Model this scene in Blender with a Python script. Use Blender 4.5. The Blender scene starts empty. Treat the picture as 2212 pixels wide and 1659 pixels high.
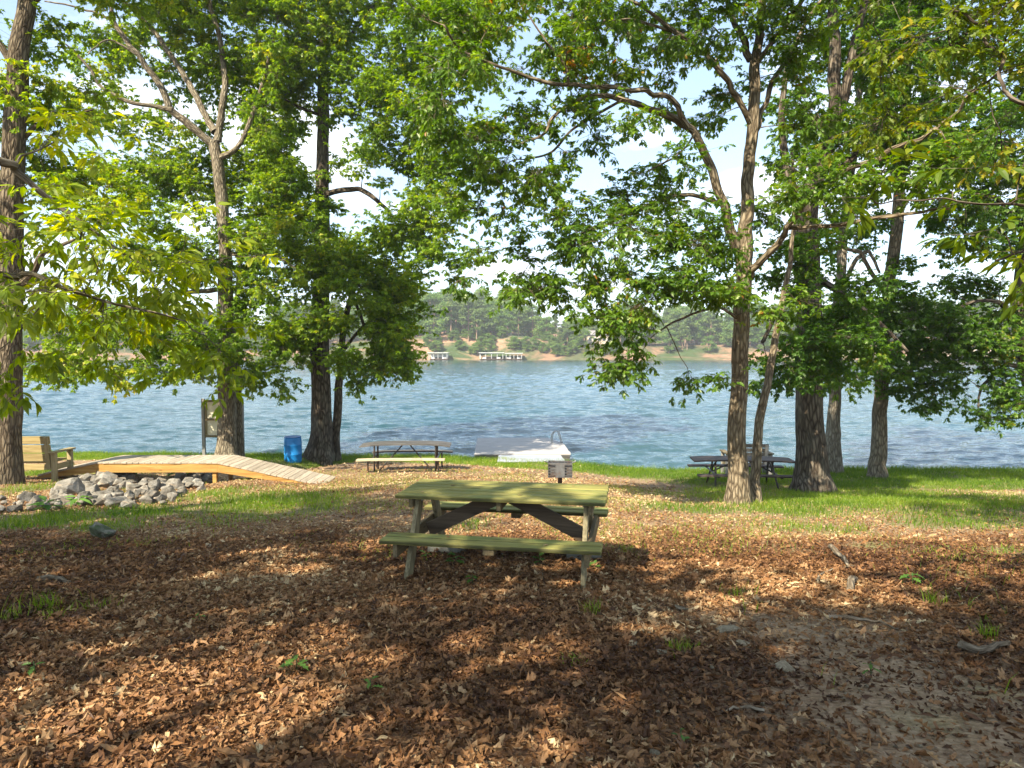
import bpy, bmesh, math, random
import numpy as np
from mathutils import Vector, Matrix

SC = bpy.context.scene
COL = SC.collection
RNG = np.random.default_rng(11)
random.seed(11)
PI = math.pi
R = math.radians

# ------------------------------------------------------------------ camera geometry
CW, CH, F = 2212.0, 1659.0, 1512.0
CX, CY, HORIZON = 1106.0, 829.5, 756.0
PITCH = math.atan((CY - HORIZON) / F)
CAMZ = 4.1

def ray(u, v):
    x = (u - CX) / F
    y = -(v - CY) / F
    c, s = math.cos(PITCH), math.sin(PITCH)
    return np.array([x, c + y * s, -s + y * c])

def PT(u, v, Y):
    d = ray(u, v)
    t = Y / d[1]
    return np.array([d[0] * t, Y, CAMZ + d[2] * t])

# ------------------------------------------------------------------ noise
def _hash(ix, iy, iz, seed):
    n = (ix * 374761393 + iy * 668265263 + iz * 2147483647 + seed * 974634777) & 0xFFFFFFFF
    n = ((n ^ (n >> 13)) * 1274126177) & 0xFFFFFFFF
    return ((n ^ (n >> 16)) & 0xFFFF) / 65535.0

def vnoise(x, y, z=0.0, seed=0):
    x, y, z = np.broadcast_arrays(np.asarray(x, float), np.asarray(y, float), np.asarray(z, float))
    ix, iy, iz = np.floor(x).astype(np.int64), np.floor(y).astype(np.int64), np.floor(z).astype(np.int64)
    fx, fy, fz = x - ix, y - iy, z - iz
    fx, fy, fz = fx * fx * (3 - 2 * fx), fy * fy * (3 - 2 * fy), fz * fz * (3 - 2 * fz)
    r = 0
    for dx in (0, 1):
        for dy in (0, 1):
            for dz in (0, 1):
                w = (fx if dx else 1 - fx) * (fy if dy else 1 - fy) * (fz if dz else 1 - fz)
                r = r + w * _hash(ix + dx, iy + dy, iz + dz, seed)
    return r

def fbm(x, y, z=0.0, seed=0, octv=3):
    a, s, r = 1.0, 0.0, 0
    for o in range(octv):
        k = 2.03 ** o
        r = r + a * vnoise(np.asarray(x) * k, np.asarray(y) * k, np.asarray(z) * k, seed + o * 17)
        s += a
        a *= 0.5
    return r / s

def sstep(a, b, x):
    t = np.clip((np.asarray(x, float) - a) / (b - a), 0, 1)
    return t * t * (3 - 2 * t)

# ------------------------------------------------------------------ terrain
SHX = np.array([-60, -20, -12, -6.5, -2.5, -1.0, 0.5, 3.0, 6.0, 10, 15, 22, 60])
SHY = np.array([30.5, 27.5, 26.6, 26.0, 25.0, 23.6, 22.6, 22.3, 22.2, 22.2, 22.0, 21.6, 20.0])
def shore(x):
    x = np.asarray(x, float)
    return np.interp(x, SHX, SHY) + 0.25 * (vnoise(x * 0.6, 3.1, 0, 5) - 0.5) + .12 * (vnoise(x * 2.6, 1.1, 0, 8) - .5)

def gz0(x, y):
    x = np.asarray(x, float); y = np.asarray(y, float)
    hL = 1.51 + 0.093 * y
    hR = np.interp(y, [-60, 0, 8, 12, 15, 18, 22, 40], [-1.5, 1.51, 2.26, 2.76, 3.2, 3.60, 3.78, 4.4])
    w = sstep(0.0, 5.0, x)
    z = CAMZ - (hL * (1 - w) + hR * w)
    # the ditch that runs from the rock pile under the footbridge to the lake
    cx = -8.6 + 0.25 * (y - 14.0)
    dit = np.exp(-((x - cx) / 0.95) ** 2) * sstep(11.0, 14.5, y) * (1 - sstep(23, 26, y))
    z = z - 0.42 * dit * sstep(14.6, 16.2, y)
    z = z - 0.10 * np.exp(-((x + 4.6) / 1.4) ** 2 - ((y - 16.3) / 1.6) ** 2)
    return z

def gz(x, y):
    x = np.asarray(x, float); y = np.asarray(y, float)
    z = gz0(x, y)
    z = z + 0.075 * (fbm(x * 0.55, y * 0.55, 0, 3) - 0.5) + 0.035 * (vnoise(x * 2.1, y * 2.1, 0, 4) - 0.5)
    s = y - shore(x)
    under = -0.15 - 0.09 * np.clip(s - 0.35, 0, 30)
    k = sstep(-0.02, 0.40, s)
    return z * (1 - k) + np.minimum(z, under) * k

def G(u, v):
    d = ray(u, v)
    t, dt = 1.5, 0.05
    while t < 60:
        p = d * t
        if CAMZ + p[2] <= float(gz(p[0], p[1])):
            break
        t += dt
    p = d * t
    return np.array([p[0], p[1], float(gz(p[0], p[1]))])

# ------------------------------------------------------------------ mesh helpers
def link(o):
    COL.objects.link(o)
    return o

def mk(name, V, quads=None, tris=None, mat=None, parent=None, attrs=None, smooth=False, loc=None):
    V = np.asarray(V, np.float32)
    if loc is not None:
        V = V - np.asarray(loc, np.float32)
    me = bpy.data.meshes.new(name)
    nq = 0 if quads is None else len(quads)
    nt = 0 if tris is None else len(tris)
    me.vertices.add(len(V))
    me.vertices.foreach_set('co', V.ravel())
    idx = []
    if nq: idx.append(np.asarray(quads, np.int32).ravel())
    if nt: idx.append(np.asarray(tris, np.int32).ravel())
    idx = np.concatenate(idx)
    me.loops.add(len(idx))
    me.loops.foreach_set('vertex_index', idx)
    me.polygons.add(nq + nt)
    starts = np.concatenate([np.arange(nq) * 4, nq * 4 + np.arange(nt) * 3]).astype(np.int32)
    me.polygons.foreach_set('loop_start', starts)
    me.polygons.foreach_set('use_smooth', np.full(nq + nt, smooth, dtype=bool))
    me.update(calc_edges=True)
    for k, a in (attrs or {}).items():
        a = np.asarray(a, np.float32)
        if a.ndim == 1:
            at = me.attributes.new(k, 'FLOAT', 'POINT')
            at.data.foreach_set('value', a)
        else:
            at = me.attributes.new(k, 'FLOAT_VECTOR', 'POINT')
            at.data.foreach_set('vector', a.ravel())
    if mat: me.materials.append(mat)
    o = link(bpy.data.objects.new(name, me))
    if loc is not None: o.location = [float(c) for c in loc]
    if parent is not None:
        o.parent = parent
        if loc is not None:
            o.location = (0, 0, 0)
    return o

def bmobj(name, bm, mat, parent=None, smooth=False):
    bmesh.ops.recalc_face_normals(bm, faces=bm.faces)
    me = bpy.data.meshes.new(name)
    bm.to_mesh(me); bm.free()
    if smooth:
        for p in me.polygons: p.use_smooth = True
    me.materials.append(mat)
    o = link(bpy.data.objects.new(name, me))
    if parent is not None: o.parent = parent
    return o

def tag(o, label, cat, group=None, kind=None):
    if label: o['label'] = label
    if cat: o['category'] = cat
    if group: o['group'] = group
    if kind: o['kind'] = kind
    return o

def thing(name, label, cat, loc, rz=0.0, group=None):
    o = link(bpy.data.objects.new(name, None))
    o.empty_display_size = 0.2
    o.location = [float(c) for c in loc]
    o.rotation_euler = (0, 0, rz)
    return tag(o, label, cat, group)

def copy_tree(o, parent=None):
    c = o.copy(); link(c); c.parent = parent
    for ch in list(o.children):
        copy_tree(ch, c)
    return c

def box(bm, c, size, M=None, bevel=0.006):
    """a bevelled box centred at c"""
    r = bmesh.ops.create_cube(bm, size=1.0)
    vs = r['verts']
    for v in vs:
        v.co = Vector((v.co.x * size[0], v.co.y * size[1], v.co.z * size[2]))
    if bevel > 0:
        es = list({e for v in vs for e in v.link_edges})
        rb = bmesh.ops.bevel(bm, geom=es, offset=bevel, segments=2, affect='EDGES', profile=0.6)
        vs = list({v for v in rb['verts']} | {v for v in vs if v.is_valid})
    for v in vs:
        if M is not None: v.co = M @ v.co
        v.co += Vector(c)

def beam(bm, p0, p1, w, t, up=(0, 0, 1), bevel=0.005):
    """board from p0 to p1: w across (perpendicular to up), t along up"""
    p0, p1 = Vector(p0), Vector(p1)
    ax = (p1 - p0); L = ax.length; ax.normalize()
    up = Vector(up)
    s = up.cross(ax).normalized()
    n = ax.cross(s).normalized()
    M = Matrix((ax, s, n)).transposed()
    box(bm, (p0 + p1) / 2, (L, w, t), M, bevel)

def catmull(P, n):
    P = np.asarray(P, float)
    Q = np.vstack([2 * P[0] - P[1], P, 2 * P[-1] - P[-2]])
    out = []
    for i in range(1, len(Q) - 2):
        p0, p1, p2, p3 = Q[i - 1], Q[i], Q[i + 1], Q[i + 2]
        for t in np.linspace(0, 1, n, endpoint=False):
            out.append(0.5 * ((2 * p1) + (-p0 + p2) * t + (2 * p0 - 5 * p1 + 4 * p2 - p3) * t * t + (-p0 + 3 * p1 - 3 * p2 + p3) * t ** 3))
    out.append(P[-1])
    return np.array(out)

class Tubes:
    """collects tapered tubes; build() links them as one mesh"""
    def __init__(s):
        s.V, s.Q, s.B, s.n = [], [], [], 0
    def add(s, P, rad, sides=8, flare=0.0, lump=0.0, seed=0, cap=True):
        P = np.asarray(P, float); rad = np.asarray(rad, float)
        n = len(P)
        T = np.gradient(P, axis=0)
        T /= np.linalg.norm(T, axis=1)[:, None] + 1e-9
        N = np.zeros_like(P)
        a = np.array([1.0, 0, 0]) if abs(T[0][0]) < 0.8 else np.array([0, 1.0, 0])
        a = a - T[0] * a.dot(T[0]); a /= np.linalg.norm(a)
        for i in range(n):
            a = a - T[i] * a.dot(T[i]); a /= np.linalg.norm(a) + 1e-9
            N[i] = a
        B = np.cross(T, N)
        th = np.arange(sides) / sides * 2 * PI
        c, sn = np.cos(th), np.sin(th)
        L = np.concatenate([[0], np.cumsum(np.linalg.norm(np.diff(P, axis=0), axis=1))])
        rr = np.repeat(rad[:, None], sides, 1)
        if lump:
            nz = vnoise(c[None, :] * 1.6 + 9, sn[None, :] * 1.6 + 3, (L / (rad[0] * 3.0))[:, None], seed) - 0.5
            nz2 = vnoise(c[None, :] * 5, sn[None, :] * 5, (L / (rad[0] * 4.0))[:, None], seed + 4) - 0.5
            rr = rr * (1 + lump * 2 * nz + lump * 1.2 * nz2)
        if flare:
            k = np.exp(-L / (rad[0] * 1.25))[:, None]
            lob = 0.55 + 0.45 * np.cos(th * 5 + seed)[None, :] + 0.3 * np.cos(th * 3 + seed * 2.3)[None, :]
            rr = rr * (1 + flare * k * np.clip(lob, 0.1, 2))
        V = P[:, None, :] + rr[:, :, None] * (c[None, :, None] * N[:, None, :] + sn[None, :, None] * B[:, None, :])
        s.V.append(V.reshape(-1, 3))
        bu = np.stack([rr * c[None, :], rr * sn[None, :], np.repeat(L[:, None], sides, 1)], -1)
        s.B.append(bu.reshape(-1, 3))
        i = np.arange(n - 1)[:, None] * sides
        j = np.arange(sides)[None, :]
        j2 = (j + 1) % sides
        q = np.stack([i + j, i + j2, i + sides + j2, i + sides + j], -1).reshape(-1, 4) + s.n
        s.Q.append(q)
        s.n += n * sides
        if cap:
            s.V.append(P[-1:] + T[-1:] * rad[-1] * 0.6)
            s.B.append(np.array([[0, 0, L[-1]]]))
            b = s.n - sides
            jj = np.arange(sides)
            s.Q.append(np.stack([b + jj, b + (jj + 1) % sides, np.full(sides, s.n), np.full(sides, s.n)], -1))
            s.n += 1
    def build(s, name, mat, parent=None, loc=None, smooth=True):
        V = np.concatenate(s.V); Q = np.concatenate(s.Q); B = np.concatenate(s.B)
        deg = Q[:, 2] == Q[:, 3]
        return mk(name, V, quads=Q[~deg], tris=Q[deg][:, :3], mat=mat, parent=parent, attrs={'bark': B}, smooth=smooth, loc=loc)

def sticks(P0, P1, r0, r1):
    """many 3-sided twigs at once -> V, quads"""
    n = len(P0)
    ax = P1 - P0
    ax /= np.linalg.norm(ax, axis=1)[:, None] + 1e-9
    ref = np.where(np.abs(ax[:, 2:3]) < 0.9, np.array([[0, 0, 1.0]]), np.array([[1.0, 0, 0]]))
    s = np.cross(ax, ref); s /= np.linalg.norm(s, axis=1)[:, None] + 1e-9
    t = np.cross(ax, s)
    V = np.zeros((n, 6, 3))
    for k in range(3):
        a = k * 2 * PI / 3
        d = s * math.cos(a) + t * math.sin(a)
        V[:, k] = P0 + d * np.asarray(r0).reshape(-1, 1)
        V[:, 3 + k] = P1 + d * np.asarray(r1).reshape(-1, 1)
    q = np.array([[0, 1, 4, 3], [1, 2, 5, 4], [2, 0, 3, 5]])
    Q = (q[None] + np.arange(n)[:, None, None] * 6).reshape(-1, 4)
    return V.reshape(-1, 3), Q

# ------------------------------------------------------------------ node helpers
def nmat(name):
    m = bpy.data.materials.new(name); m.use_nodes = True
    nt = m.node_tree
    for n in list(nt.nodes): nt.nodes.remove(n)
    out = nt.nodes.new('ShaderNodeOutputMaterial')
    return m, nt, out

def nd(nt, typ, ins=None, **props):
    n = nt.nodes.new(typ)
    for k, v in props.items(): setattr(n, k, v)
    for k, v in (ins or {}).items():
        sock = n.inputs[k]
        if isinstance(v, bpy.types.NodeSocket): nt.links.new(v, sock)
        elif isinstance(v, bpy.types.Node): nt.links.new(v.outputs[0], sock)
        else: sock.default_value = v
    return n

def rgb(c): return (c[0], c[1], c[2], 1.0)

def ramp(nt, fac, stops, interp='LINEAR'):
    n = nt.nodes.new('ShaderNodeValToRGB')
    e = n.color_ramp.elements
    n.color_ramp.interpolation = interp
    while len(e) < len(stops): e.new(0.5)
    for el, (p, c) in zip(e, stops):
        el.position = p
        el.color = rgb(c) if not isinstance(c, (int, float)) else (c, c, c, 1)
    nt.links.new(fac, n.inputs[0])
    return n.outputs[0]

def mix(nt, fac, a, b, blend='MIX'):
    n = nt.nodes.new('ShaderNodeMix'); n.data_type = 'RGBA'; n.blend_type = blend
    for sock, v in ((n.inputs[0], fac), (n.inputs[6], a), (n.inputs[7], b)):
        if isinstance(v, bpy.types.NodeSocket): nt.links.new(v, sock)
        elif isinstance(v, (int, float)): sock.default_value = v
        else: sock.default_value = rgb(v)
    return n.outputs[2]

def math_n(nt, op, a, b=None, c=None, clamp=False):
    n = nt.nodes.new('ShaderNodeMath'); n.operation = op; n.use_clamp = clamp
    for i, v in enumerate((a, b, c)):
        if v is None: continue
        if isinstance(v, bpy.types.NodeSocket): nt.links.new(v, n.inputs[i])
        else: n.inputs[i].default_value = v
    return n.outputs[0]

def mapping(nt, vec, scale=(1, 1, 1), loc=(0, 0, 0)):
    return nd(nt, 'ShaderNodeMapping', {'Vector': vec, 'Scale': scale, 'Location': loc}).outputs[0]

def noise(nt, vec, scale, detail=4, rough=0.55, dist=0.0):
    return nd(nt, 'ShaderNodeTexNoise', {'Vector': vec, 'Scale': scale, 'Detail': detail, 'Roughness': rough, 'Distortion': dist}).outputs[0]

def finish(nt, out, color, rough=0.7, bump=None, bs=0.4, bd=0.02, spec=0.3, metallic=0.0):
    b = nd(nt, 'ShaderNodeBsdfPrincipled', {'Base Color': color, 'Roughness': rough, 'Specular IOR Level': spec, 'Metallic': metallic})
    if bump is not None:
        bn = nd(nt, 'ShaderNodeBump', {'Height': bump, 'Strength': bs, 'Distance': bd})
        nt.links.new(bn.outputs[0], b.inputs['Normal'])
    nt.links.new(b.outputs[0], out.inputs[0])
    return b

def bark_mat(name, dark, mid, light, lichen=0.25, lich_col=(.36, .36, .29), scale=1.0):
    m, nt, out = nmat(name)
    at = nd(nt, 'ShaderNodeAttribute', attribute_name='bark')
    v = at.outputs['Vector']
    vr = mapping(nt, v, (11 * scale, 11 * scale, 2.2 * scale))
    vor = nd(nt, 'ShaderNodeTexVoronoi', {'Vector': mapping(nt, v, (17 * scale, 17 * scale, 4.2 * scale)), 'Scale': 1.0, 'Randomness': 1.0}, feature='DISTANCE_TO_EDGE').outputs[0]
    n1 = noise(nt, vr, 1.6, 6, 0.65, 0.6)
    ridge = math_n(nt, 'MULTIPLY', ramp(nt, vor, [(0.0, 0.0), (0.32, 1.0)]), 0.75)
    h = math_n(nt, 'ADD', math_n(nt, 'MULTIPLY', ridge, 0.7), math_n(nt, 'MULTIPLY', n1, 0.6))
    col = ramp(nt, h, [(0.22, dark), (0.5, mid), (0.85, light)])
    big = noise(nt, mapping(nt, v, (3.5, 3.5, 1.4)), 1.0, 4, 0.6)
    col = mix(nt, ramp(nt, big, [(0.5, 0.0), (0.72, lichen)]), col, lich_col)
    big2 = noise(nt, mapping(nt, v, (2, 2, .6), (4, 1, 7)), 1.0, 3, 0.6)
    col = mix(nt, ramp(nt, big2, [(0.4, 0.35), (0.62, 0.0)]), col, dark)
    finish(nt, out, col, 0.9, h, 1.0, 0.05, 0.12)
    return m

def leaf_mat(name, stops, trans=0.42, gl=0.06, tint_boost=1.5):
    m, nt, out = nmat(name)
    at = nd(nt, 'ShaderNodeAttribute', attribute_name='tint')
    col = ramp(nt, at.outputs['Fac'], stops)
    hs = nd(nt, 'ShaderNodeHueSaturation', {'Color': col, 'Hue': 0.480, 'Saturation': 1.15, 'Value': tint_boost})
    d = nd(nt, 'ShaderNodeBsdfDiffuse', {'Color': col})
    t = nd(nt, 'ShaderNodeBsdfTranslucent', {'Color': hs.outputs[0]})
    mx = nd(nt, 'ShaderNodeMixShader', {0: min(.6, trans + .08), 1: d.outputs[0], 2: t.outputs[0]})
    g = nd(nt, 'ShaderNodeBsdfGlossy', {'Color': (1, .97, .8, 1), 'Roughness': 0.45})
    mx2 = nd(nt, 'ShaderNodeMixShader', {0: gl * .45, 1: mx.outputs[0], 2: g.outputs[0]})
    nt.links.new(mx2.outputs[0], out.inputs[0])
    return m

def wood_mat(name, dark, mid, light, axis=0, rough=0.7, var=0.35, knots=True, stain=None, seam=None):
    """grain runs along the local axis 0/1/2; each board (mesh island) has its own tone"""
    m, nt, out = nmat(name)
    tc = nd(nt, 'ShaderNodeTexCoord')
    geo = nd(nt, 'ShaderNodeNewGeometry')
    rnd = geo.outputs['Random Per Island']
    off = nd(nt, 'ShaderNodeCombineXYZ', {0: math_n(nt, 'MULTIPLY', rnd, 37.0), 1: math_n(nt, 'MULTIPLY', rnd, 91.0), 2: math_n(nt, 'MULTIPLY', rnd, 13.0)})
    v = nd(nt, 'ShaderNodeVectorMath', {0: tc.outputs['Object'], 1: off.outputs[0]}, operation='ADD').outputs[0]
    sc = [26.0, 26.0, 26.0]; sc[axis] = 1.3
    g1 = noise(nt, mapping(nt, v, sc), 1.0, 5, 0.62, 0.8)
    sc2 = [95.0, 95.0, 95.0]; sc2[axis] = 3.0
    g2 = noise(nt, mapping(nt, v, sc2), 1.0, 3, 0.6)
    h = math_n(nt, 'ADD', math_n(nt, 'MULTIPLY', g1, 0.65), math_n(nt, 'MULTIPLY', g2, 0.35))
    col = ramp(nt, h, [(0.3, dark), (0.5, mid), (0.68, light)])
    tone = ramp(nt, rnd, [(0.0, 1.0 - var), (1.0, 1.0)])
    col = mix(nt, 1.0, col, tone, 'MULTIPLY')
    if knots:
        sck = [9.0, 9.0, 9.0]; sck[axis] = 2.6
        vk = nd(nt, 'ShaderNodeTexVoronoi', {'Vector': mapping(nt, v, sck), 'Scale': 1.0}).outputs[0]
        col = mix(nt, ramp(nt, vk, [(0.05, 0.75), (0.14, 0.0)]), col, [c * 0.45 for c in dark])
    bl = noise(nt, mapping(nt, v, (2.4, 2.4, 2.4)), 1.0, 4, 0.6)
    if stain is not None:
        col = mix(nt, ramp(nt, bl, [(0.45, 0.0), (0.7, 0.7)]), col, stain)
    if seam is not None:      # dark lines along the joints between boards
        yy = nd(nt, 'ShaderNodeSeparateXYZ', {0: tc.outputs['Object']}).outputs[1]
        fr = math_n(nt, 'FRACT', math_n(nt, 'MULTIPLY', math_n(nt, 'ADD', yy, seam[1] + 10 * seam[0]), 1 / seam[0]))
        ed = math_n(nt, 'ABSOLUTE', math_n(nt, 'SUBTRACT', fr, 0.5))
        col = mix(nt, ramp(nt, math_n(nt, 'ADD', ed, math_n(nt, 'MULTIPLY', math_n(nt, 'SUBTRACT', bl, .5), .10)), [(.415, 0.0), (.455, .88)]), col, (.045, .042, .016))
    finish(nt, out, col, rough, h, 0.35, 0.006, 0.25)
    return m

def plain_mat(name, col, rough=0.5, metallic=0.0, nscale=20.0, nvar=0.25, spec=0.4, bump=0.15, rust=None):
    m, nt, out = nmat(name)
    tc = nd(nt, 'ShaderNodeTexCoord')
    n = noise(nt, tc.outputs['Object'], nscale, 5, 0.6)
    c = ramp(nt, n, [(0.3, [x * (1 - nvar) for x in col]), (0.7, [min(1, x * (1 + nvar)) for x in col])])
    if rust is not None:
        n2 = noise(nt, tc.outputs['Object'], nscale * 0.35, 5, 0.65)
        c = mix(nt, ramp(nt, n2, [(0.5, 0.0), (0.66, 0.8)]), c, rust)
    finish(nt, out, c, rough, n, bump, 0.004, spec, metallic)
    return m

# ------------------------------------------------------------------ leaves
def leaf_template(kind):
    if kind == 'oak':
        mid = [(0, 0), (.33, 0), (.56, 0), (.8, 0), (1, 0)]
        o = [(.23, .19), (.34, .08), (.46, .30), (.57, .11), (.72, .25), (.81, .09)]
        half = [('m0', 'o0', 'o1'), ('m0', 'o1', 'm1'), ('m1', 'o1', 'o3'), ('o1', 'o2', 'o3'), ('m1', 'o3', 'm2'),
                ('m2', 'o3', 'o5'), ('o3', 'o4', 'o5'), ('m2', 'o5', 'm3'), ('m3', 'o5', 'm4')]
    elif kind == 'lobed':                       # simpler five-lobed leaf for farther trees
        mid = [(0, 0), (.45, 0), (1, 0)]
        o = [(.22, .30), (.40, .13), (.62, .36), (.70, .13)]
        half = [('m0', 'o0', 'o1'), ('m0', 'o1', 'm1'), ('o1', 'o2', 'o3'), ('m1', 'o1', 'o3'), ('m1', 'o3', 'm2')]
    elif kind == 'lance':                       # hickory leaflet
        mid = [(0, 0), (.35, 0), (.68, 0), (1, 0)]
        o = [(.34, .15), (.66, .15)]
        half = [('m0', 'o0', 'm1'), ('m1', 'o0', 'o1'), ('m1', 'o1', 'm2'), ('m2', 'o1', 'm3')]
    elif kind == 'chip':
        mid = [(0, 0), (1, 0)]
        o = [(.45, .28)]
        half = [('m0', 'o0', 'm1')]
    V = [(x, 0.0, 0.0) for x, y in mid]
    nm = len(mid)
    V += [(x, y, 0.0) for x, y in o] + [(x, -y, 0.0) for x, y in o]
    no = len(o)
    T = []
    for sgn in (0, 1):
        for tri in half:
            ids = [int(c[1:]) if c[0] == 'm' else nm + sgn * no + int(c[1:]) for c in tri]
            T.append(ids if sgn else ids[::-1])
    return np.array(V), np.array(T)

TEMPL = {k: leaf_template(k) for k in ('oak', 'lobed', 'lance', 'chip')}

def bend(V, fold, droop, twist=0.0, crumple=0.0, squash=1.0):
    V = V.copy()
    V[:, 1] *= squash
    z = np.abs(V[:, 1]) * fold - droop * V[:, 0] ** 2 + twist * V[:, 0] * V[:, 1]
    if crumple:
        r = np.random.default_rng(int(abs(fold * 1000 + droop * 77 + twist * 31)))
        z = z + r.normal(size=len(V)) * crumple
        V[:, :2] += r.normal(size=(len(V), 2)) * crumple * .6
    V[:, 2] = z
    return V

def place_leaves(kind, P, A, Nrm, L, variants):
    """P base points, A axes, Nrm approx normals, L lengths -> V, T, owner index"""
    V0, T0 = TEMPL[kind]
    A = A / (np.linalg.norm(A, axis=1)[:, None] + 1e-9)
    S = np.cross(Nrm, A); S /= np.linalg.norm(S, axis=1)[:, None] + 1e-9
    N = np.cross(A, S)
    n = len(P)
    var = RNG.integers(0, len(variants), n)
    VV = np.stack([bend(V0, *v) for v in variants])[var]          # n,k,3
    W = P[:, None, :] + L[:, None, None] * (VV[:, :, 0:1] * A[:, None] + VV[:, :, 1:2] * S[:, None] + VV[:, :, 2:3] * N[:, None])
    k = len(V0)
    T = (T0[None] + (np.arange(n) * k)[:, None, None]).reshape(-1, 3)
    return W.reshape(-1, 3), T, np.repeat(np.arange(n), k)

GREEN_VARS = [(.25, .15), (.45, .3, .2), (.1, .35, -.2), (.35, .05), (.2, .5)]
DRY_VARS = [(.9, -.2, .4, .05, .9), (-.7, .4, -.5, .07, .8), (.5, -.35, .8, .09, 1), (1.6, .1, -.3, .06, .55), (-.4, -.2, .6, .08, .7), (.8, .6, .2, .05, 1), (.15, -.12, -.9, .10, .85), (.3, .3, 1.2, .06, .6),
            (-1.0, .1, -.2, .09, .6), (.2, .15, .1, .05, 1), (1.1, -.4, .9, .10, .5), (.05, .25, -.4, .08, .9), (2.2, .2, .2, .07, .45), (.6, .0, -1.1, .11, .75)]

# ------------------------------------------------------------------ camera, light, sky
cam = bpy.data.cameras.new('camera')
camo = link(bpy.data.objects.new('camera', cam))
cam.sensor_width = 36.0
cam.lens = F / CW * 36.0
cam.clip_start, cam.clip_end = 0.05, 6000.0
camo.location = (0, 0, CAMZ)
camo.rotation_euler = (PI / 2 - PITCH, 0, 0)
SC.camera = camo

SUN_EL, SUN_AZ = R(42.0), R(-144.0)             # azimuth clockwise from +Y
sdir = Vector((math.sin(SUN_AZ) * math.cos(SUN_EL), math.cos(SUN_AZ) * math.cos(SUN_EL), math.sin(SUN_EL)))
sl = bpy.data.lights.new('sun', 'SUN')
sl.energy = 5.0; sl.angle = R(0.55); sl.color = (1.0, 0.89, 0.70)
so = link(bpy.data.objects.new('sun', sl))
so.rotation_euler = sdir.to_track_quat('Z', 'Y').to_euler()
so.location = (-20, -10, 30)

w = bpy.data.worlds.new('World'); SC.world = w; w.use_nodes = True
nt = w.node_tree
bg = nt.nodes['Background']
sky = nd(nt, 'ShaderNodeTexSky', sky_type='NISHITA', sun_disc=False, sun_elevation=SUN_EL, sun_rotation=SUN_AZ,
         air_density=1.0, dust_density=0.6, ozone_density=1.6, altitude=100)
tc = nd(nt, 'ShaderNodeTexCoord')
sep = nd(nt, 'ShaderNodeSeparateXYZ', {0: tc.outputs['Generated']})
zc = math_n(nt, 'MAXIMUM', sep.outputs[2], 0.0)
den = math_n(nt, 'ADD', zc, 0.12)
cv = nd(nt, 'ShaderNodeCombineXYZ', {0: math_n(nt, 'DIVIDE', sep.outputs[0], den), 1: math_n(nt, 'DIVIDE', sep.outputs[1], den), 2: 0.3}).outputs[0]
cn = noise(nt, cv, 1.15, 7, 0.58, 0.25)
cl = ramp(nt, cn, [(0.50, 0.0), (0.64, 1.0)])
hz = ramp(nt, zc, [(0.0, 1.0), (0.22, 0.6), (0.6, 0.35)])
cn2 = noise(nt, cv, 2.6, 6, 0.6)
ccol = ramp(nt, cn2, [(0.3, (4.6, 5.1, 5.9)), (0.65, (8.2, 8.4, 8.6))])
skc = mix(nt, 1.0, sky.outputs[0], (0.98, 1.0, 1.0), 'MULTIPLY')
skc = mix(nt, math_n(nt, 'MULTIPLY', hz, 0.42), skc, (5.6, 6.9, 7.9))
skc = mix(nt, math_n(nt, 'MULTIPLY', cl, 0.85), skc, ccol)
nt.links.new(skc, bg.inputs[0])
bg.inputs[1].default_value = 0.088

SC.view_settings.view_transform = 'Standard'
SC.view_settings.look = 'None'
SC.view_settings.exposure = 1.65
SC.view_settings.gamma = 1.0
SC.cycles.max_bounces = 12
SC.cycles.diffuse_bounces = 8
SC.cycles.transmission_bounces = 4
SC.cycles.glossy_bounces = 3
SC.cycles.sample_clamp_indirect = 6.0
SC.cycles.caustics_reflective = False
SC.cycles.caustics_refractive = False

# ------------------------------------------------------------------ ground masks
PATCH = []      # grass patches: world ellipses from picture ellipses
for (u, v, ru, rv, s) in [
    (590, 1085, 170, 26, 1.0), (700, 1095, 60, 16, .8), (480, 1062, 70, 16, .8), (300, 1108, 130, 14, .95), (90, 1125, 140, 26, 1.0), (230, 1140, 120, 18, .7),
    (75, 1300, 50, 22, .7), (190, 1300, 60, 20, .45), (150, 1016, 110, 12, .9), (60, 1055, 90, 12, .7),
    (1010, 1140, 80, 22, .55), (1560, 1060, 90, 14, .7), (1500, 1100, 160, 12, .5), (1700, 1100, 120, 16, .8),
    (1900, 1080, 420, 34, .9), (2050, 1130, 190, 20, .6), (1750, 1145, 160, 14, .55), (1350, 1185, 60, 16, .5), (2170, 1195, 60, 16, .7), (2090, 1245, 90, 16, .4), (1880, 1180, 80, 10, .5),
    (1450, 1405, 40, 12, .5), (1300, 1310, 30, 18, .5), (1210, 1410, 40, 16, .35), (2020, 1290, 50, 30, .4), (2140, 1360, 50, 18, .3),
    (2000, 1560, 130, 40, .35), (2150, 1500, 80, 40, .35), (1700, 1190, 70, 9, .4), (1580, 1275, 60, 14, .3)]:
    c = G(u, v)
    a = G(u + ru, v); b = G(u, v - rv) if v - rv > 1000 else G(u, v + rv)
    PATCH.append((c[0], c[1], .80 * abs(a[0] - c[0]), .80 * abs(b[1] - c[1]), s))

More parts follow.
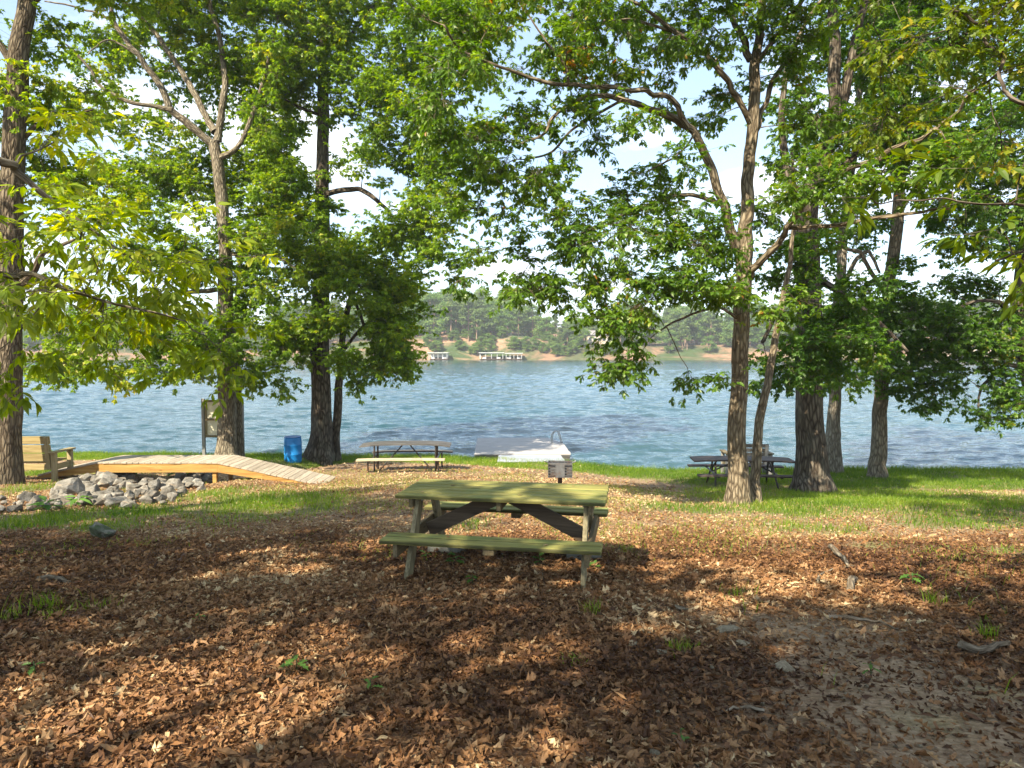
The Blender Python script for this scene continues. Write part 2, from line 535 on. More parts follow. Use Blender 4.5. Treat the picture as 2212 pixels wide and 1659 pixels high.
def grass_mask(x, y):
    x = np.asarray(x, float); y = np.asarray(y, float)
    s = shore(x) - y
    wid = np.interp(x, [-30, -10, -4, -1.5, 3, 5, 8, 30], [4.6, 4.6, 4.4, 4.0, 3.8, 4.5, 5.5, 7.0])
    g = (1 - sstep(0.5, 1.0, s / wid)) * sstep(-0.5, -0.25, s)
    for cx, cy, a, b, st in PATCH:
        g = np.maximum(g, st * np.exp(-(((x - cx) / a) ** 2 + ((y - cy) / b) ** 2)))
    n = fbm(x * 0.9, y * 0.9, 0, 21)
    n2 = fbm(x * 2.6, y * 2.6, 0, 22)
    return np.clip((g * (0.1 + .95 * n + .85 * n2) - .12) * 1.15, 0, 1)

def litter_mask(x, y):
    x = np.asarray(x, float); y = np.asarray(y, float)
    n = fbm(x * 0.55 + 4, y * 0.55, 0, 33)
    base = np.interp(y, [0, 7.4, 9.2, 14, 17, 20, 24], [1.0, 1.0, 0.46, 0.36, 0.45, 0.28, 0.05])
    thin = np.exp(-((x - 1.9 - 0.10 * (y - 3)) / 0.9) ** 2) * (1 - sstep(4.6, 6.0, y)) * 0.8    # trodden path bottom right
    rgt = sstep(1.5, 4.0, x) * 0.18
    l = base * (0.55 + 0.9 * n) - thin - rgt
    l = l - 0.9 * grass_mask(x, y)
    return np.clip(l, 0.0, 1.2)

# ------------------------------------------------------------------ ground sheet
def axis_pts(a, b, d0, far):
    p = [0.0]; d = d0
    while p[-1] < b:
        p.append(p[-1] + d)
        if p[-1] > a: d *= far
    return np.array(p)

xp = axis_pts(17, 75, 0.16, 1.12)
gx = np.concatenate([-xp[:0:-1], xp])
gy = np.concatenate([np.linspace(-45, 1.5, 40)[:-1], np.arange(1.5, 30, 0.12), np.linspace(30, 60, 20)])
X, Y = np.meshgrid(gx, gy)
Z = gz(X, Y)
nx, ny = len(gx), len(gy)
i = np.arange(ny - 1)[:, None] * nx + np.arange(nx - 1)[None, :]
Q = np.stack([i, i + 1, i + nx + 1, i + nx], -1).reshape(-1, 4)

m_ground, nt, out = nmat('leaf_mould_soil')
tc = nd(nt, 'ShaderNodeTexCoord'); ov = tc.outputs['Object']
ag = nd(nt, 'ShaderNodeAttribute', attribute_name='grass').outputs['Fac']
al = nd(nt, 'ShaderNodeAttribute', attribute_name='litter').outputs['Fac']
n1 = noise(nt, ov, 14, 6, 0.7); n2 = noise(nt, ov, 60, 4, 0.7); n3 = noise(nt, ov, 1.3, 4, 0.6)
dirt = ramp(nt, n1, [(0.3, (.14, .092, .056)), (0.5, (.27, .19, .118)), (0.72, (.42, .32, .215))])
peb = nd(nt, 'ShaderNodeTexVoronoi', {'Vector': ov, 'Scale': 42.0}).outputs
dirt = mix(nt, math_n(nt, 'MULTIPLY', ramp(nt, peb[0], [(0.12, .55), (0.3, 0.0)]), ramp(nt, n3, [(.4, 0), (.6, 1)])), dirt, (.42, .36, .28))
mulch = ramp(nt, n2, [(0.32, (.05, .026, .015)), (0.5, (.13, .066, .034)), (0.7, (.25, .145, .08))])
vch = nd(nt, 'ShaderNodeTexVoronoi', {'Vector': mapping(nt, ov, (26, 34, 26)), 'Scale': 1.0})
mulch = mix(nt, 0.5, mulch, ramp(nt, nd(nt, 'ShaderNodeSeparateColor', {0: vch.outputs['Color']}).outputs[0], [(0, (.07, .035, .02)), (.6, (.19, .10, .05)), (1, (.36, .22, .12))]))
col = mix(nt, math_n(nt, 'MULTIPLY', al, math_n(nt, 'ADD', n1, 0.5), clamp=True), dirt, mulch)
gcol = ramp(nt, n2, [(0.3, (.04, .075, .012)), (0.6, (.11, .16, .03)), (.8, (.20, .22, .06))])
col = mix(nt, math_n(nt, 'MULTIPLY', ag, math_n(nt, 'ADD', n1, 0.45), clamp=True), col, gcol)
hgt = math_n(nt, 'ADD', math_n(nt, 'MULTIPLY', n1, 0.5), math_n(nt, 'MULTIPLY', vch.outputs['Distance'], 0.5))
finish(nt, out, col, 0.95, hgt, 0.8, 0.05, 0.1)
ground = mk('ground', np.stack([X, Y, Z], -1).reshape(-1, 3), quads=Q, mat=m_ground, smooth=True,
            attrs={'grass': grass_mask(X, Y).ravel(), 'litter': np.clip(litter_mask(X, Y), 0, 1).ravel()})
tag(ground, 'sloping ground of bare soil, leaf mould and patchy grass running down to the lake', None, None, 'structure')

# ------------------------------------------------------------------ water
m_water, nt, out = nmat('lake_water')
tc = nd(nt, 'ShaderNodeTexCoord'); ov = tc.outputs['Object']
wn1 = noise(nt, mapping(nt, ov, (1.1, 2.6, 1)), 1.0, 4, 0.6, 0.3)
wn2 = noise(nt, mapping(nt, ov, (4.0, 9.0, 1)), 1.0, 3, 0.6, 0.2)
h = math_n(nt, 'ADD', math_n(nt, 'MULTIPLY', wn1, 0.7), math_n(nt, 'MULTIPLY', wn2, 0.25))
big = noise(nt, mapping(nt, ov, (0.010, 0.035, 1)), 1.0, 4, 0.6)
wc = ramp(nt, big, [(0.35, (.004, .034, .038)), (0.65, (.007, .045, .050))])
bn = nd(nt, 'ShaderNodeBump', {'Height': h, 'Strength': 0.55, 'Distance': 0.22})
b = nd(nt, 'ShaderNodeBsdfPrincipled', {'Base Color': wc, 'Roughness': 0.07, 'IOR': 1.75, 'Specular IOR Level': 0.5, 'Specular Tint': (.84, 1.0, 1.0, 1)})
nt.links.new(bn.outputs[0], b.inputs['Normal'])
nt.links.new(b.outputs[0], out.inputs[0])

wy = [18.0]
while wy[-1] < 330: wy.append(wy[-1] * 1.0042)
wy = np.array(wy); wx = np.linspace(-1, 1, 700)
half = wy[:, None] * 1.0 + 25
X = wx[None, :] * half; Y = np.repeat(wy[:, None], 700, 1)
def waves(x, y):
    z = 0
    r = np.random.default_rng(5)
    for k in range(26):
        lam = 0.35 * 1.14 ** k * r.uniform(.85, 1.15)
        a = r.normal(PI / 2 + 0.35, 0.55)
        kx, ky = math.cos(a) * 2 * PI / lam, math.sin(a) * 2 * PI / lam
        amp = 0.0125 * lam ** 0.7 / (1 + (lam / 3.0) ** 1.2)
        vis = 1 / (1 + (y / (lam * 140)) ** 4)
        ph = r.uniform(0, 6.28)
        q = np.sin(kx * x + ky * y + ph + 1.4 * np.sin(0.13 * kx * y + ph * 2))
        z = z + amp * vis * q
    return z * (0.65 + 0.7 * vnoise(x * 0.05, y * 0.03, 0, 9)) * sstep(-.2, 2.5, y - shore(x) + .6)
Z = waves(X, Y)
nyw, nxw = X.shape
i = np.arange(nyw - 1)[:, None] * nxw + np.arange(nxw - 1)[None, :]
Q = np.stack([i, i + 1, i + nxw + 1, i + nxw], -1).reshape(-1, 4)
water = mk('lake_water', np.stack([X, Y, Z], -1).reshape(-1, 3), quads=Q, mat=m_water, smooth=True)
tag(water, 'blue-green lake water rippled by a light wind', None, None, 'structure')

# ------------------------------------------------------------------ far shore
FS = 287.0
def fshore(x): return FS + 8 * (vnoise(np.asarray(x) * 0.02, 7.7, 0, 41) - 0.5) + 3 * (vnoise(np.asarray(x) * 0.1, 2.7, 0, 42) - 0.5)
def fz(x, y):
    s = y - fshore(x)
    hh = np.interp(x, [-400, -120, -60, -30, 0, 25, 60, 110, 200, 400], [5, 6, 8, 10, 10, 7, 5, 6, 9, 7])
    z = np.where(s < 0, 0.5 * s, 0.5 + hh * sstep(-2, 20, s) + 9 * sstep(25, 130, s) + 0.03 * np.clip(s - 130, 0, 900))
    return z + 1.3 * (fbm(np.asarray(x) * 0.06, np.asarray(y) * 0.06, 0, 44) - 0.5) * sstep(0, 8, s)
fx = np.linspace(-480, 480, 321)
fy = np.concatenate([np.arange(276, 330, 1.3), np.linspace(330, 500, 60), np.linspace(510, 1500, 30)])
X, Y = np.meshgrid(fx, fy); Z = fz(X, Y)
nx, ny = len(fx), len(fy)
i = np.arange(ny - 1)[:, None] * nx + np.arange(nx - 1)[None, :]
Q = np.stack([i, i + 1, i + nx + 1, i + nx], -1).reshape(-1, 4)
m_hill, nt, out = nmat('far_bank')
tc = nd(nt, 'ShaderNodeTexCoord'); ov = tc.outputs['Object']
n1 = noise(nt, mapping(nt, ov, (.05, .05, .16)), 1.0, 5, 0.65, .5); n2 = noise(nt, ov, 0.5, 4, 0.6)
col = ramp(nt, n1, [(0.38, (.055, .085, .03)), (0.48, (.10, .10, .05)), (0.56, (.24, .15, .095)), (0.70, (.36, .225, .14))])
col = mix(nt, 0.5, col, ramp(nt, n2, [(.3, .35), (.7, 1.0)]), 'MULTIPLY')
sx_ = nd(nt, 'ShaderNodeSeparateXYZ', {0: ov})
gap = math_n(nt, 'MULTIPLY', ramp(nt, math_n(nt, 'MULTIPLY_ADD', sx_.outputs[0], .01, .5), [(.10, 0.0), (.16, 1.0), (.44, 1.0), (.54, 0.0)]), ramp(nt, n1, [(.40, 0.0), (.52, .85)]))
col = mix(nt, gap, col, (.33, .20, .13))
finish(nt, out, col, 0.95, n2, 0.6, 0.6, 0.1)
hills = mk('hills', np.stack([X, Y, Z], -1).reshape(-1, 3), quads=Q, mat=m_hill, smooth=True)
tag(hills, 'far lake shore with red clay banks rising to wooded hills', None, None, 'structure')

# ------------------------------------------------------------------ trees
M_BARK = {
    'brown': bark_mat('bark_brown', (.05, .037, .024), (.165, .13, .085), (.31, .255, .175), .3, (.34, .32, .22)),
    'grey': bark_mat('bark_grey', (.055, .044, .031), (.18, .15, .105), (.33, .285, .205), .4, (.40, .37, .28)),
    'dark': bark_mat('bark_dark', (.022, .017, .013), (.085, .066, .048), (.20, .165, .125), .3, (.27, .27, .21), 0.75),
    'umber': bark_mat('bark_umber', (.034, .025, .017), (.115, .09, .06), (.22, .18, .125), .25, (.26, .25, .18)),
    'pale': bark_mat('bark_pale', (.08, .066, .05), (.22, .19, .145), (.38, .34, .27), .5, (.46, .44, .36)),
}
M_LEAF = {
    'hick': leaf_mat('hickory_leaf', [(0.0, (.07, .12, .008)), (0.4, (.145, .22, .012)), (0.75, (.225, .30, .018)), (1.0, (.36, .38, .03))], .5, .05, 1.8),
    'maple': leaf_mat('sweetgum_leaf', [(0.0, (.055, .125, .010)), (0.45, (.125, .23, .014)), (0.8, (.22, .32, .02)), (1.0, (.38, .38, .03))], .5, .05, 1.75),
    'oak': leaf_mat('oak_leaf', [(0.0, (.040, .10, .012)), (0.5, (.095, .19, .016)), (0.86, (.17, .27, .022)), (0.96, (.30, .27, .03)), (1.0, (.33, .15, .03))], .45, .06, 1.7),
    'dark': leaf_mat('dark_oak_leaf', [(0.0, (.032, .09, .012)), (0.5, (.075, .17, .018)), (0.9, (.145, .25, .024)), (1.0, (.27, .26, .035))], .45, .06, 1.7),
    'near': leaf_mat('near_maple_leaf', [(0.0, (.05, .10, .008)), (0.5, (.11, .17, .012)), (0.85, (.19, .23, .016)), (1.0, (.34, .28, .025))], .45, .05, 1.6),
}
NLEAF = [0]
DENS = 5.4

def foliage(root, loc, pts, rad, blobs, kind, L, leafmat, barkmat, clump_r=.42, tips=17, per=9, up=0.10, twig=1.0, seed=0, gate=0.40, gf=0.55, tint0=0.5, droop=0.35):
    rng = np.random.default_rng(seed + 100)
    px = L * F
    C = []
    for bl in blobs:
        if bl[0] == 'W':                      # given in metres
            c, R3, lay, sc = np.array(bl[1], float), np.array(bl[2], float), bl[3], bl[4]
        else:
            u, v, ru, rv, d, rd, lay = bl[:7]
            sc = bl[7] if len(bl) > 7 else 1.0
            c = PT(u, v, d)
            R3 = np.array([ru * d / F, rd, rv * d / F])
        clump_area = PI * (clump_r * 1.15) ** 2
        area = PI * R3[0] * R3[2]
        n = max(1, int(round(area * lay * DENS / clump_area)))
        k = 0; tries = 0
        while k < n and tries < n * 12:
            tries += 1
            q = rng.normal(size=3); q /= np.linalg.norm(q)
            q = q * rng.random() ** (1 / 2.3)
            p = c + q * R3
            if vnoise(p[0] * gf, p[1] * gf, p[2] * gf * 1.3, seed + 3) < gate * rng.uniform(.75, 1.25): continue
            C.append((p, sc)); k += 1
    n = len(C)
    P = np.array([c[0] for c in C]); S = np.array([c[1] for c in C])
    pts = np.asarray(pts); rad = np.asarray(rad)
    d0 = np.min(np.linalg.norm(P[:, None] - pts[None, ::3], axis=2), axis=1)
    order = np.argsort(d0)
    bufp = np.zeros((len(pts) + n * 4, 3)); bufr = np.zeros(len(bufp))
    bufp[:len(pts)] = pts; bufr[:len(pts)] = rad
    m = len(pts)
    tb = Tubes()
    dirs = np.zeros((n, 3))
    for ci in order:
        p = P[ci]
        dd = np.linalg.norm(bufp[:m] - p, axis=1)
        # a twig prefers to leave a limb from below or from the side, and thin wood before thick
        cost = dd + 0.5 * np.clip(bufp[:m, 2] - p[2], 0, None) * 0.4 + np.clip(bufr[:m] - .1, 0, 1) * 3
        j = int(np.argmin(cost))
        a = bufp[j]; Ln = np.linalg.norm(p - a)
        if Ln < 0.02: continue
        mid = (a + p) / 2 + np.array([0, 0, up * Ln]) + rng.normal(size=3) * 0.07 * Ln
        t = np.linspace(0, 1, 5)[:, None]
        path = (1 - t) ** 2 * a + 2 * t * (1 - t) * mid + t * t * p
        path[1:-1] += rng.normal(size=(3, 3)) * 0.025 * Ln
        r0 = min(max(bufr[j] * 0.75, .005), (.007 + .011 * Ln) * twig)
        r1 = .0045 * twig
        rr = np.linspace(r0, r1, 5)
        tb.add(path, rr, 5, cap=False)
        bufp[m:m + 4] = path[1:]; bufr[m:m + 4] = rr[1:]
        m += 4
        dirs[ci] = (path[-1] - path[-2])
    dirs /= np.linalg.norm(dirs, axis=1)[:, None] + 1e-6
    # twig tips
    nt_ = (tips * np.ones(n)).astype(int)
    own = np.repeat(np.arange(n), nt_)
    off = rng.normal(size=(len(own), 3)) * np.array([1, 1, .62]) * clump_r * 0.52 * S[own][:, None]
    T = P[own] + off + dirs[own] * clump_r * 0.25
    B = P[own] + off * rng.uniform(0, .35, len(own))[:, None] - dirs[own] * rng.uniform(0, clump_r * 0.5, len(own))[:, None]
    sv, sq = sticks(B, T, np.full(len(own), .0035 * twig), np.full(len(own), .0018 * twig))
    tdir = T - B; tdir /= np.linalg.norm(tdir, axis=1)[:, None] + 1e-6
    ct = rng.normal(size=n) * 0.13
    if kind == 'lance':
        nc = per
        oc = np.repeat(np.arange(len(T)), nc)
        az = rng.uniform(0, 2 * PI, len(oc))
        A = np.stack([np.cos(az), np.sin(az), rng.uniform(-.75, .15, len(oc))], -1) + tdir[oc] * 0.7
        A /= np.linalg.norm(A, axis=1)[:, None]
        Np = np.array([0, 0, 1.0]) + rng.normal(size=(len(oc), 3)) * 0.3
        Sd = np.cross(Np, A); Sd /= np.linalg.norm(Sd, axis=1)[:, None]
        Nn = np.cross(A, Sd)
        rl = L * rng.uniform(1.3, 1.8, len(oc))
        LP, LA, LN, LL, LO = [], [], [], [], []
        for (tt, sd, sz) in [(.35, 1, .7), (.35, -1, .7), (.68, 1, .95), (.68, -1, .95), (.98, .35, 1.1), (.98, -.6, 1.0), (1, 0, 1.15)]:
            LP.append(T[oc] + A * (rl * tt)[:, None] - np.array([0, 0, .10]) * (rl * tt * tt)[:, None])
            ax = A * (1.0 if abs(sd) < 1 else 0.55) + Sd * sd * 0.9 - np.array([0, 0, .28]) * rng.uniform(0, 2, len(oc))[:, None]
            LA.append(ax); LN.append(Nn + rng.normal(size=Nn.shape) * 0.28)
            LL.append(L * sz * rng.uniform(.8, 1.15, len(oc))); LO.append(own[oc])
        LP, LA, LN, LL, LO = np.concatenate(LP), np.concatenate(LA), np.concatenate(LN), np.concatenate(LL), np.concatenate(LO)
        rv_, rq_ = sticks(T[oc], T[oc] + A * rl[:, None], np.full(len(oc), .0018), np.full(len(oc), .001))
        sq = np.concatenate([sq, rq_ + len(sv)]); sv = np.concatenate([sv, rv_])
    else:
        oc = np.repeat(np.arange(len(T)), per)
        az = rng.uniform(0, 2 * PI, len(oc))
        A = np.stack([np.cos(az), np.sin(az), rng.uniform(-.8, .25, len(oc)) - droop * .4], -1) + tdir[oc] * 0.55
        LA = A
        LN = np.array([0, 0, 1.0]) + rng.normal(size=(len(oc), 3)) * 0.42
        LL = L * rng.uniform(.62, 1.18, len(oc)) * S[own[oc]]
        LP = T[oc] - tdir[oc] * (rng.uniform(0, 1, len(oc)) ** 2 * clump_r * .3)[:, None]
        LO = own[oc]
        A1 = LA / np.linalg.norm(LA, axis=1)[:, None]
        LP = LP + A1 * (LL * 0.12)[:, None]
    V, Tt, ow = place_leaves(kind, LP, LA, LN, LL, GREEN_VARS)
    tint = np.clip(tint0 + ct[LO] + rng.normal(size=len(LO)) * 0.17, 0, 1)
    NLEAF[0] += len(LP)
    crown = mk('crown', V, tris=Tt, mat=leafmat, parent=root, attrs={'tint': tint[ow]}, loc=loc)
    # twigs join the wood mesh
    Vb = np.concatenate(tb.V + [sv]); Qb = np.concatenate(tb.Q + [sq + sum(len(v) for v in tb.V)])
    br = mk('twigs', Vb, quads=Qb, mat=barkmat, parent=root, smooth=True, loc=loc,
            attrs={'bark': np.concatenate(tb.B + [sv * np.array([1, 1, 1.0])])})
    return crown

def tree(name, label, cat, u, d, limbs, blobs, bark, leaf, kind, L, group=None, flare=0.45, seed=0, wx=None, wscale=.93, **kw):
    x = (u - CX) / F * d if wx is None else wx
    base = np.array([x, d, float(gz(x, d))])
    root = thing(name, label, cat, base, 0, group)
    tb = Tubes(); SP, SR = [], []
    for li, (pts, e0, e1) in enumerate(limbs):
        n = len(pts)
        if e0 == 'W':                          # x, y, z, radius in metres
            P = np.array([p[:3] for p in pts], float); w_ = np.array([p[3] for p in pts], float)
            pts = [(0, 0, 0)] * n
        else:
            P = np.array([PT(p[0], p[1], d + e0 + (e1 - e0) * k / max(1, n - 1)) for k, p in enumerate(pts)])
            w_ = np.array([p[2] * wscale * P[k][1] / F / 2 for k, p in enumerate(pts)])
        if li == 0 or (len(pts[0]) > 3):
            P[0][2] = float(gz(P[0][0], P[0][1])) - 0.12
        nn = 7
        Q = catmull(P, nn)
        rr = np.interp(np.linspace(0, n - 1, len(Q)), np.arange(n), w_)
        big = w_[0] > 0.09
        k = np.arange(len(Q))[:, None]
        j = (np.stack([vnoise(k[:, 0] * .33, li * 3.1, c * 7.7, seed + 60) for c in range(3)], -1) - .5)
        amp = (0.09 if not big else 0.05)
        Q = Q + j * amp * np.clip(k / 6.0, 0, 1) * np.minimum(1, w_[0] / .05)
        is_trunk = li == 0 or len(pts[0]) > 3
        if is_trunk:     # finer rings near the foot for the root flare
            t = np.linspace(0, len(Q) - 1, len(Q) * 2)
            Q = np.stack([np.interp(t, np.arange(len(Q)), Q[:, c]) for c in range(3)], -1)
            rr = np.interp(t, np.arange(len(rr)), rr)
        tb.add(Q, rr, 24 if is_trunk else (12 if big else 8), flare=flare if is_trunk else 0, lump=0.10 if is_trunk else 0.12, seed=seed + li)
        SP.append(Q[2:]); SR.append(rr[2:])
    o = tb.build('trunk', M_BARK[bark], root, base)
    if blobs:
        SPc, SRc = np.concatenate(SP), np.concatenate(SR)
        foliage(root, base, SPc, SRc, blobs, kind, L, M_LEAF[leaf], M_BARK[bark], seed=seed, **kw)
    return root

TREES = {}
# hickory close on the left, its trunk outside the frame, sprays of long leaflets hanging into view
def tofw(u, v, d):
    p = PT(u, v, d)
    return (p[0], p[1], p[2])
def wl(*pr):      # limb given by picture points with their own depths and radii
    return [tofw(u, v, d) + (r,) for u, v, d, r in pr]
HX, HY = -10.4, 4.2
TREES['near_hickory'] = tree('hickory_tree', 'hickory with long yellow-green leaflets hanging in the near left of the view', 'tree', CX + HX / HY * F, HY,
    [([(HX, HY, 2.2, .24), (HX + .1, HY, 4, .21), (HX, HY + .1, 7, .18), (HX - .1, HY, 10, .13), (HX, HY, 13, .07), (HX + .1, HY, 15, .03)], 'W', 0),
     ([(HX + .1, HY, 6.6, .09), (-8.0, 5.2, 7.3, .065)] + wl((-100, 300, 5.9, .040), (40, 380, 6.1, .026), (160, 470, 6.2, .017), (300, 560, 6.3, .010)), 'W', 0),
     ([(HX + .1, HY, 5.6, .08), (-8.0, 5.2, 5.9, .055)] + wl((-120, 560, 5.8, .032), (60, 600, 6.0, .022), (200, 650, 6.1, .014), (380, 690, 6.2, .008)), 'W', 0),
     ([(HX, HY, 9, .09), (-9.2, 2.6, 10.2, .06), (-8, 1.2, 10.8, .03)], 'W', 0),
     ([(HX, HY, 8.4, .09), (-12, 3.2, 10.2, .06), (-13.4, 2.4, 11.4, .03)], 'W', 0),
     ([(HX, HY, 10.5, .07), (-10, 6, 12, .05), (-9.4, 7, 12.8, .02)], 'W', 0)],
    [(210, 665, 190, 110, 6.1, .8, .85), (120, 520, 120, 110, 6.1, .7, .8), (300, 560, 140, 90, 6.3, .7, .7), (60, 380, 70, 110, 6.1, .6, .55), (170, 330, 110, 80, 6.3, .6, .45),
     (390, 690, 55, 65, 6.3, .5, .7), (70, 740, 60, 50, 6.0, .5, .6), (330, 430, 90, 70, 6.4, .6, .45),
     ('W', (-9.8, 0.4, 10.6), (1.8, 1.3, 1.6), .5, 1.2), ('W', (-12.4, 0.6, 11), (2.2, 1.6, 1.6), .5, 1.2), ('W', (-10.4, 2.2, 13.4), (1.8, 1.4, 1.5), .4, 1.2)],
    'grey', 'hick', 'lance', .125, seed=1, clump_r=.46, tips=11, per=3, up=.05, gate=.36, tint0=.58)

# broad hickory at the left edge
TREES['left_edge'] = tree('hickory_tree', 'tall tree at the left edge, standing in front of the wooden bench', 'tree', 16, 15.0,
    [([(14, 1048, 66), (18, 960, 58), (19, 850, 55), (20, 700, 52), (22, 600, 52), (24, 450, 47), (30, 320, 45), (38, 200, 43), (46, 90, 40), (60, 0, 38), (75, -150, 30), (85, -350, 18)], 0, 0),
     ([(50, 610, 20), (68, 590, 16), (92, 550, 12), (130, 532, 9), (190, 510, 6)], 0, -.6),
     ([(38, 160, 18), (-30, 60, 12), (-100, 0, 8)], 0, 0.3), ([(55, 20, 16), (140, -60, 10), (230, -130, 6)], 0, .4),
     ([(30, 330, 12), (80, 270, 9), (120, 250, 6), (200, 240, 4)], 0, .4)],
    [(130, 200, 110, 80, 15.2, 1.6, .8), (60, 420, 70, 140, 15.6, 1.6, .7), (200, 480, 120, 100, 15.5, 1.4, .7), (40, 60, 70, 60, 15, 1.4, .8), (-120, 150, 120, 200, 15, 2, .8), (-120, 500, 130, 200, 15, 2, .7), (150, -150, 260, 130, 15, 2.4, 1.0), (60, -350, 240, 120, 15, 2.4, 1.0), (180, 780, 120, 45, 16, .9, .7)],
    'umber', 'maple', 'lobed', .12, seed=2, clump_r=.5, tips=24, per=10, tint0=.62, flare=.35)

# forked tree behind the footbridge
TREES['bridge_tree'] = tree('sweetgum_tree', 'big forked tree in front of the sign board, behind the footbridge', 'tree', 487, 23.2,
    [([(487, 996, 62), (489, 950, 52), (490, 850, 47), (488, 740, 45), (487, 640, 42), (485, 540, 35), (478, 430, 33), (470, 350, 32), (462, 305, 30)], 0, 0),
     ([(519, 996, 26, 1), (517, 930, 21), (514, 860, 18), (512, 760, 16), (512, 660, 13), (520, 560, 10), (540, 470, 6)], .45, .8),
     ([(460, 312, 24), (432, 290, 21), (400, 262, 19), (370, 236, 18), (350, 190, 17), (320, 150, 16), (298, 118, 15), (270, 85, 14), (246, 45, 12), (240, 0, 11), (225, -120, 7)], 0, -1.4),
     ([(464, 285, 22), (450, 262, 19), (434, 230, 18), (416, 195, 17), (398, 163, 16), (362, 110, 14), (330, 65, 12), (265, 0, 9), (200, -60, 6)], 0, .8),
     ([(470, 305, 22), (477, 250, 20), (486, 190, 17), (482, 130, 15), (472, 65, 13), (452, 0, 11), (440, -150, 7)], 0, .3),
     ([(372, 238, 14), (325, 228, 12), (280, 220, 11), (222, 192, 9), (192, 148, 8), (165, 115, 6), (140, 95, 4)], -1.0, -1.8),
     ([(468, 625, 15), (430, 632, 13), (390, 634, 11), (348, 638, 8), (300, 650, 5)], 0, -1.2),
     ([(500, 548, 12), (540, 555, 9), (590, 552, 7), (640, 580, 5)], 0, -.8),
     ([(468, 345, 17), (520, 310, 14), (560, 200, 10), (580, 130, 8), (600, 40, 6)], 0, -1.0),
     ([(245, 45, 8), (200, 25, 6), (150, 12, 5), (95, 0, 4)], -1.4, -1.6), ([(296, 118, 7), (240, 88, 5), (210, 100, 4), (190, 115, 3)], -1.3, -2.2)],
    [(330, 330, 150, 90, 24.6, 1.6, .8), (520, 420, 110, 110, 24.4, 1.7, .9), (350, 100, 120, 90, 24.6, 1.5, .7), (540, 120, 130, 110, 24, 2, 1.0), (420, 30, 120, 50, 24.6, 1.6, .8), (240, 250, 90, 60, 23.4, 1.4, .6),
     (400, 540, 120, 90, 23.6, 1.8, .9), (560, 620, 90, 90, 23.4, 1.7, 1.0), (330, 720, 130, 60, 22, 1.6, 1.0), (540, 740, 110, 70, 22.5, 1.6, 1.0), (330, 800, 190, 26, 21.8, 1.0, .9), (250, 845, 50, 12, 21.4, .5, .7), (560, 815, 110, 28, 22.3, 1.0, .9), (585, 845, 40, 14, 22, .5, .6), (440, 770, 60, 40, 22, 1.2, .9), (130, 800, 110, 22, 21.8, 1, .8), (180, 700, 90, 60, 22, 1, .8),
     (300, 470, 90, 60, 22, 1.5, .9), (420, 400, 100, 60, 24.4, 1.4, .8), (200, 120, 90, 60, 24, 1.4, .6), (600, 220, 80, 70, 24.4, 1.5, .9), (590, 110, 70, 70, 22.2, 1.0, .7), (560, 30, 80, 50, 22.4, 1.0, .7), (590, 250, 50, 50, 22.0, .8, .6), (600, 430, 70, 70, 23.8, 1.4, .9), (560, 520, 70, 60, 23.8, 1.4, .8), (460, 200, 120, 80, 24.8, 1.6, .7), (620, 520, 70, 80, 22.5, 1.5, 1.0), (420, -90, 330, 90, 23, 3, 1.0), (420, -260, 260, 110, 23, 3, 1.0)],
    'grey', 'maple', 'lobed', .135, seed=3, wscale=.76, clump_r=.55, tips=26, per=10, tint0=.5, flare=.4)

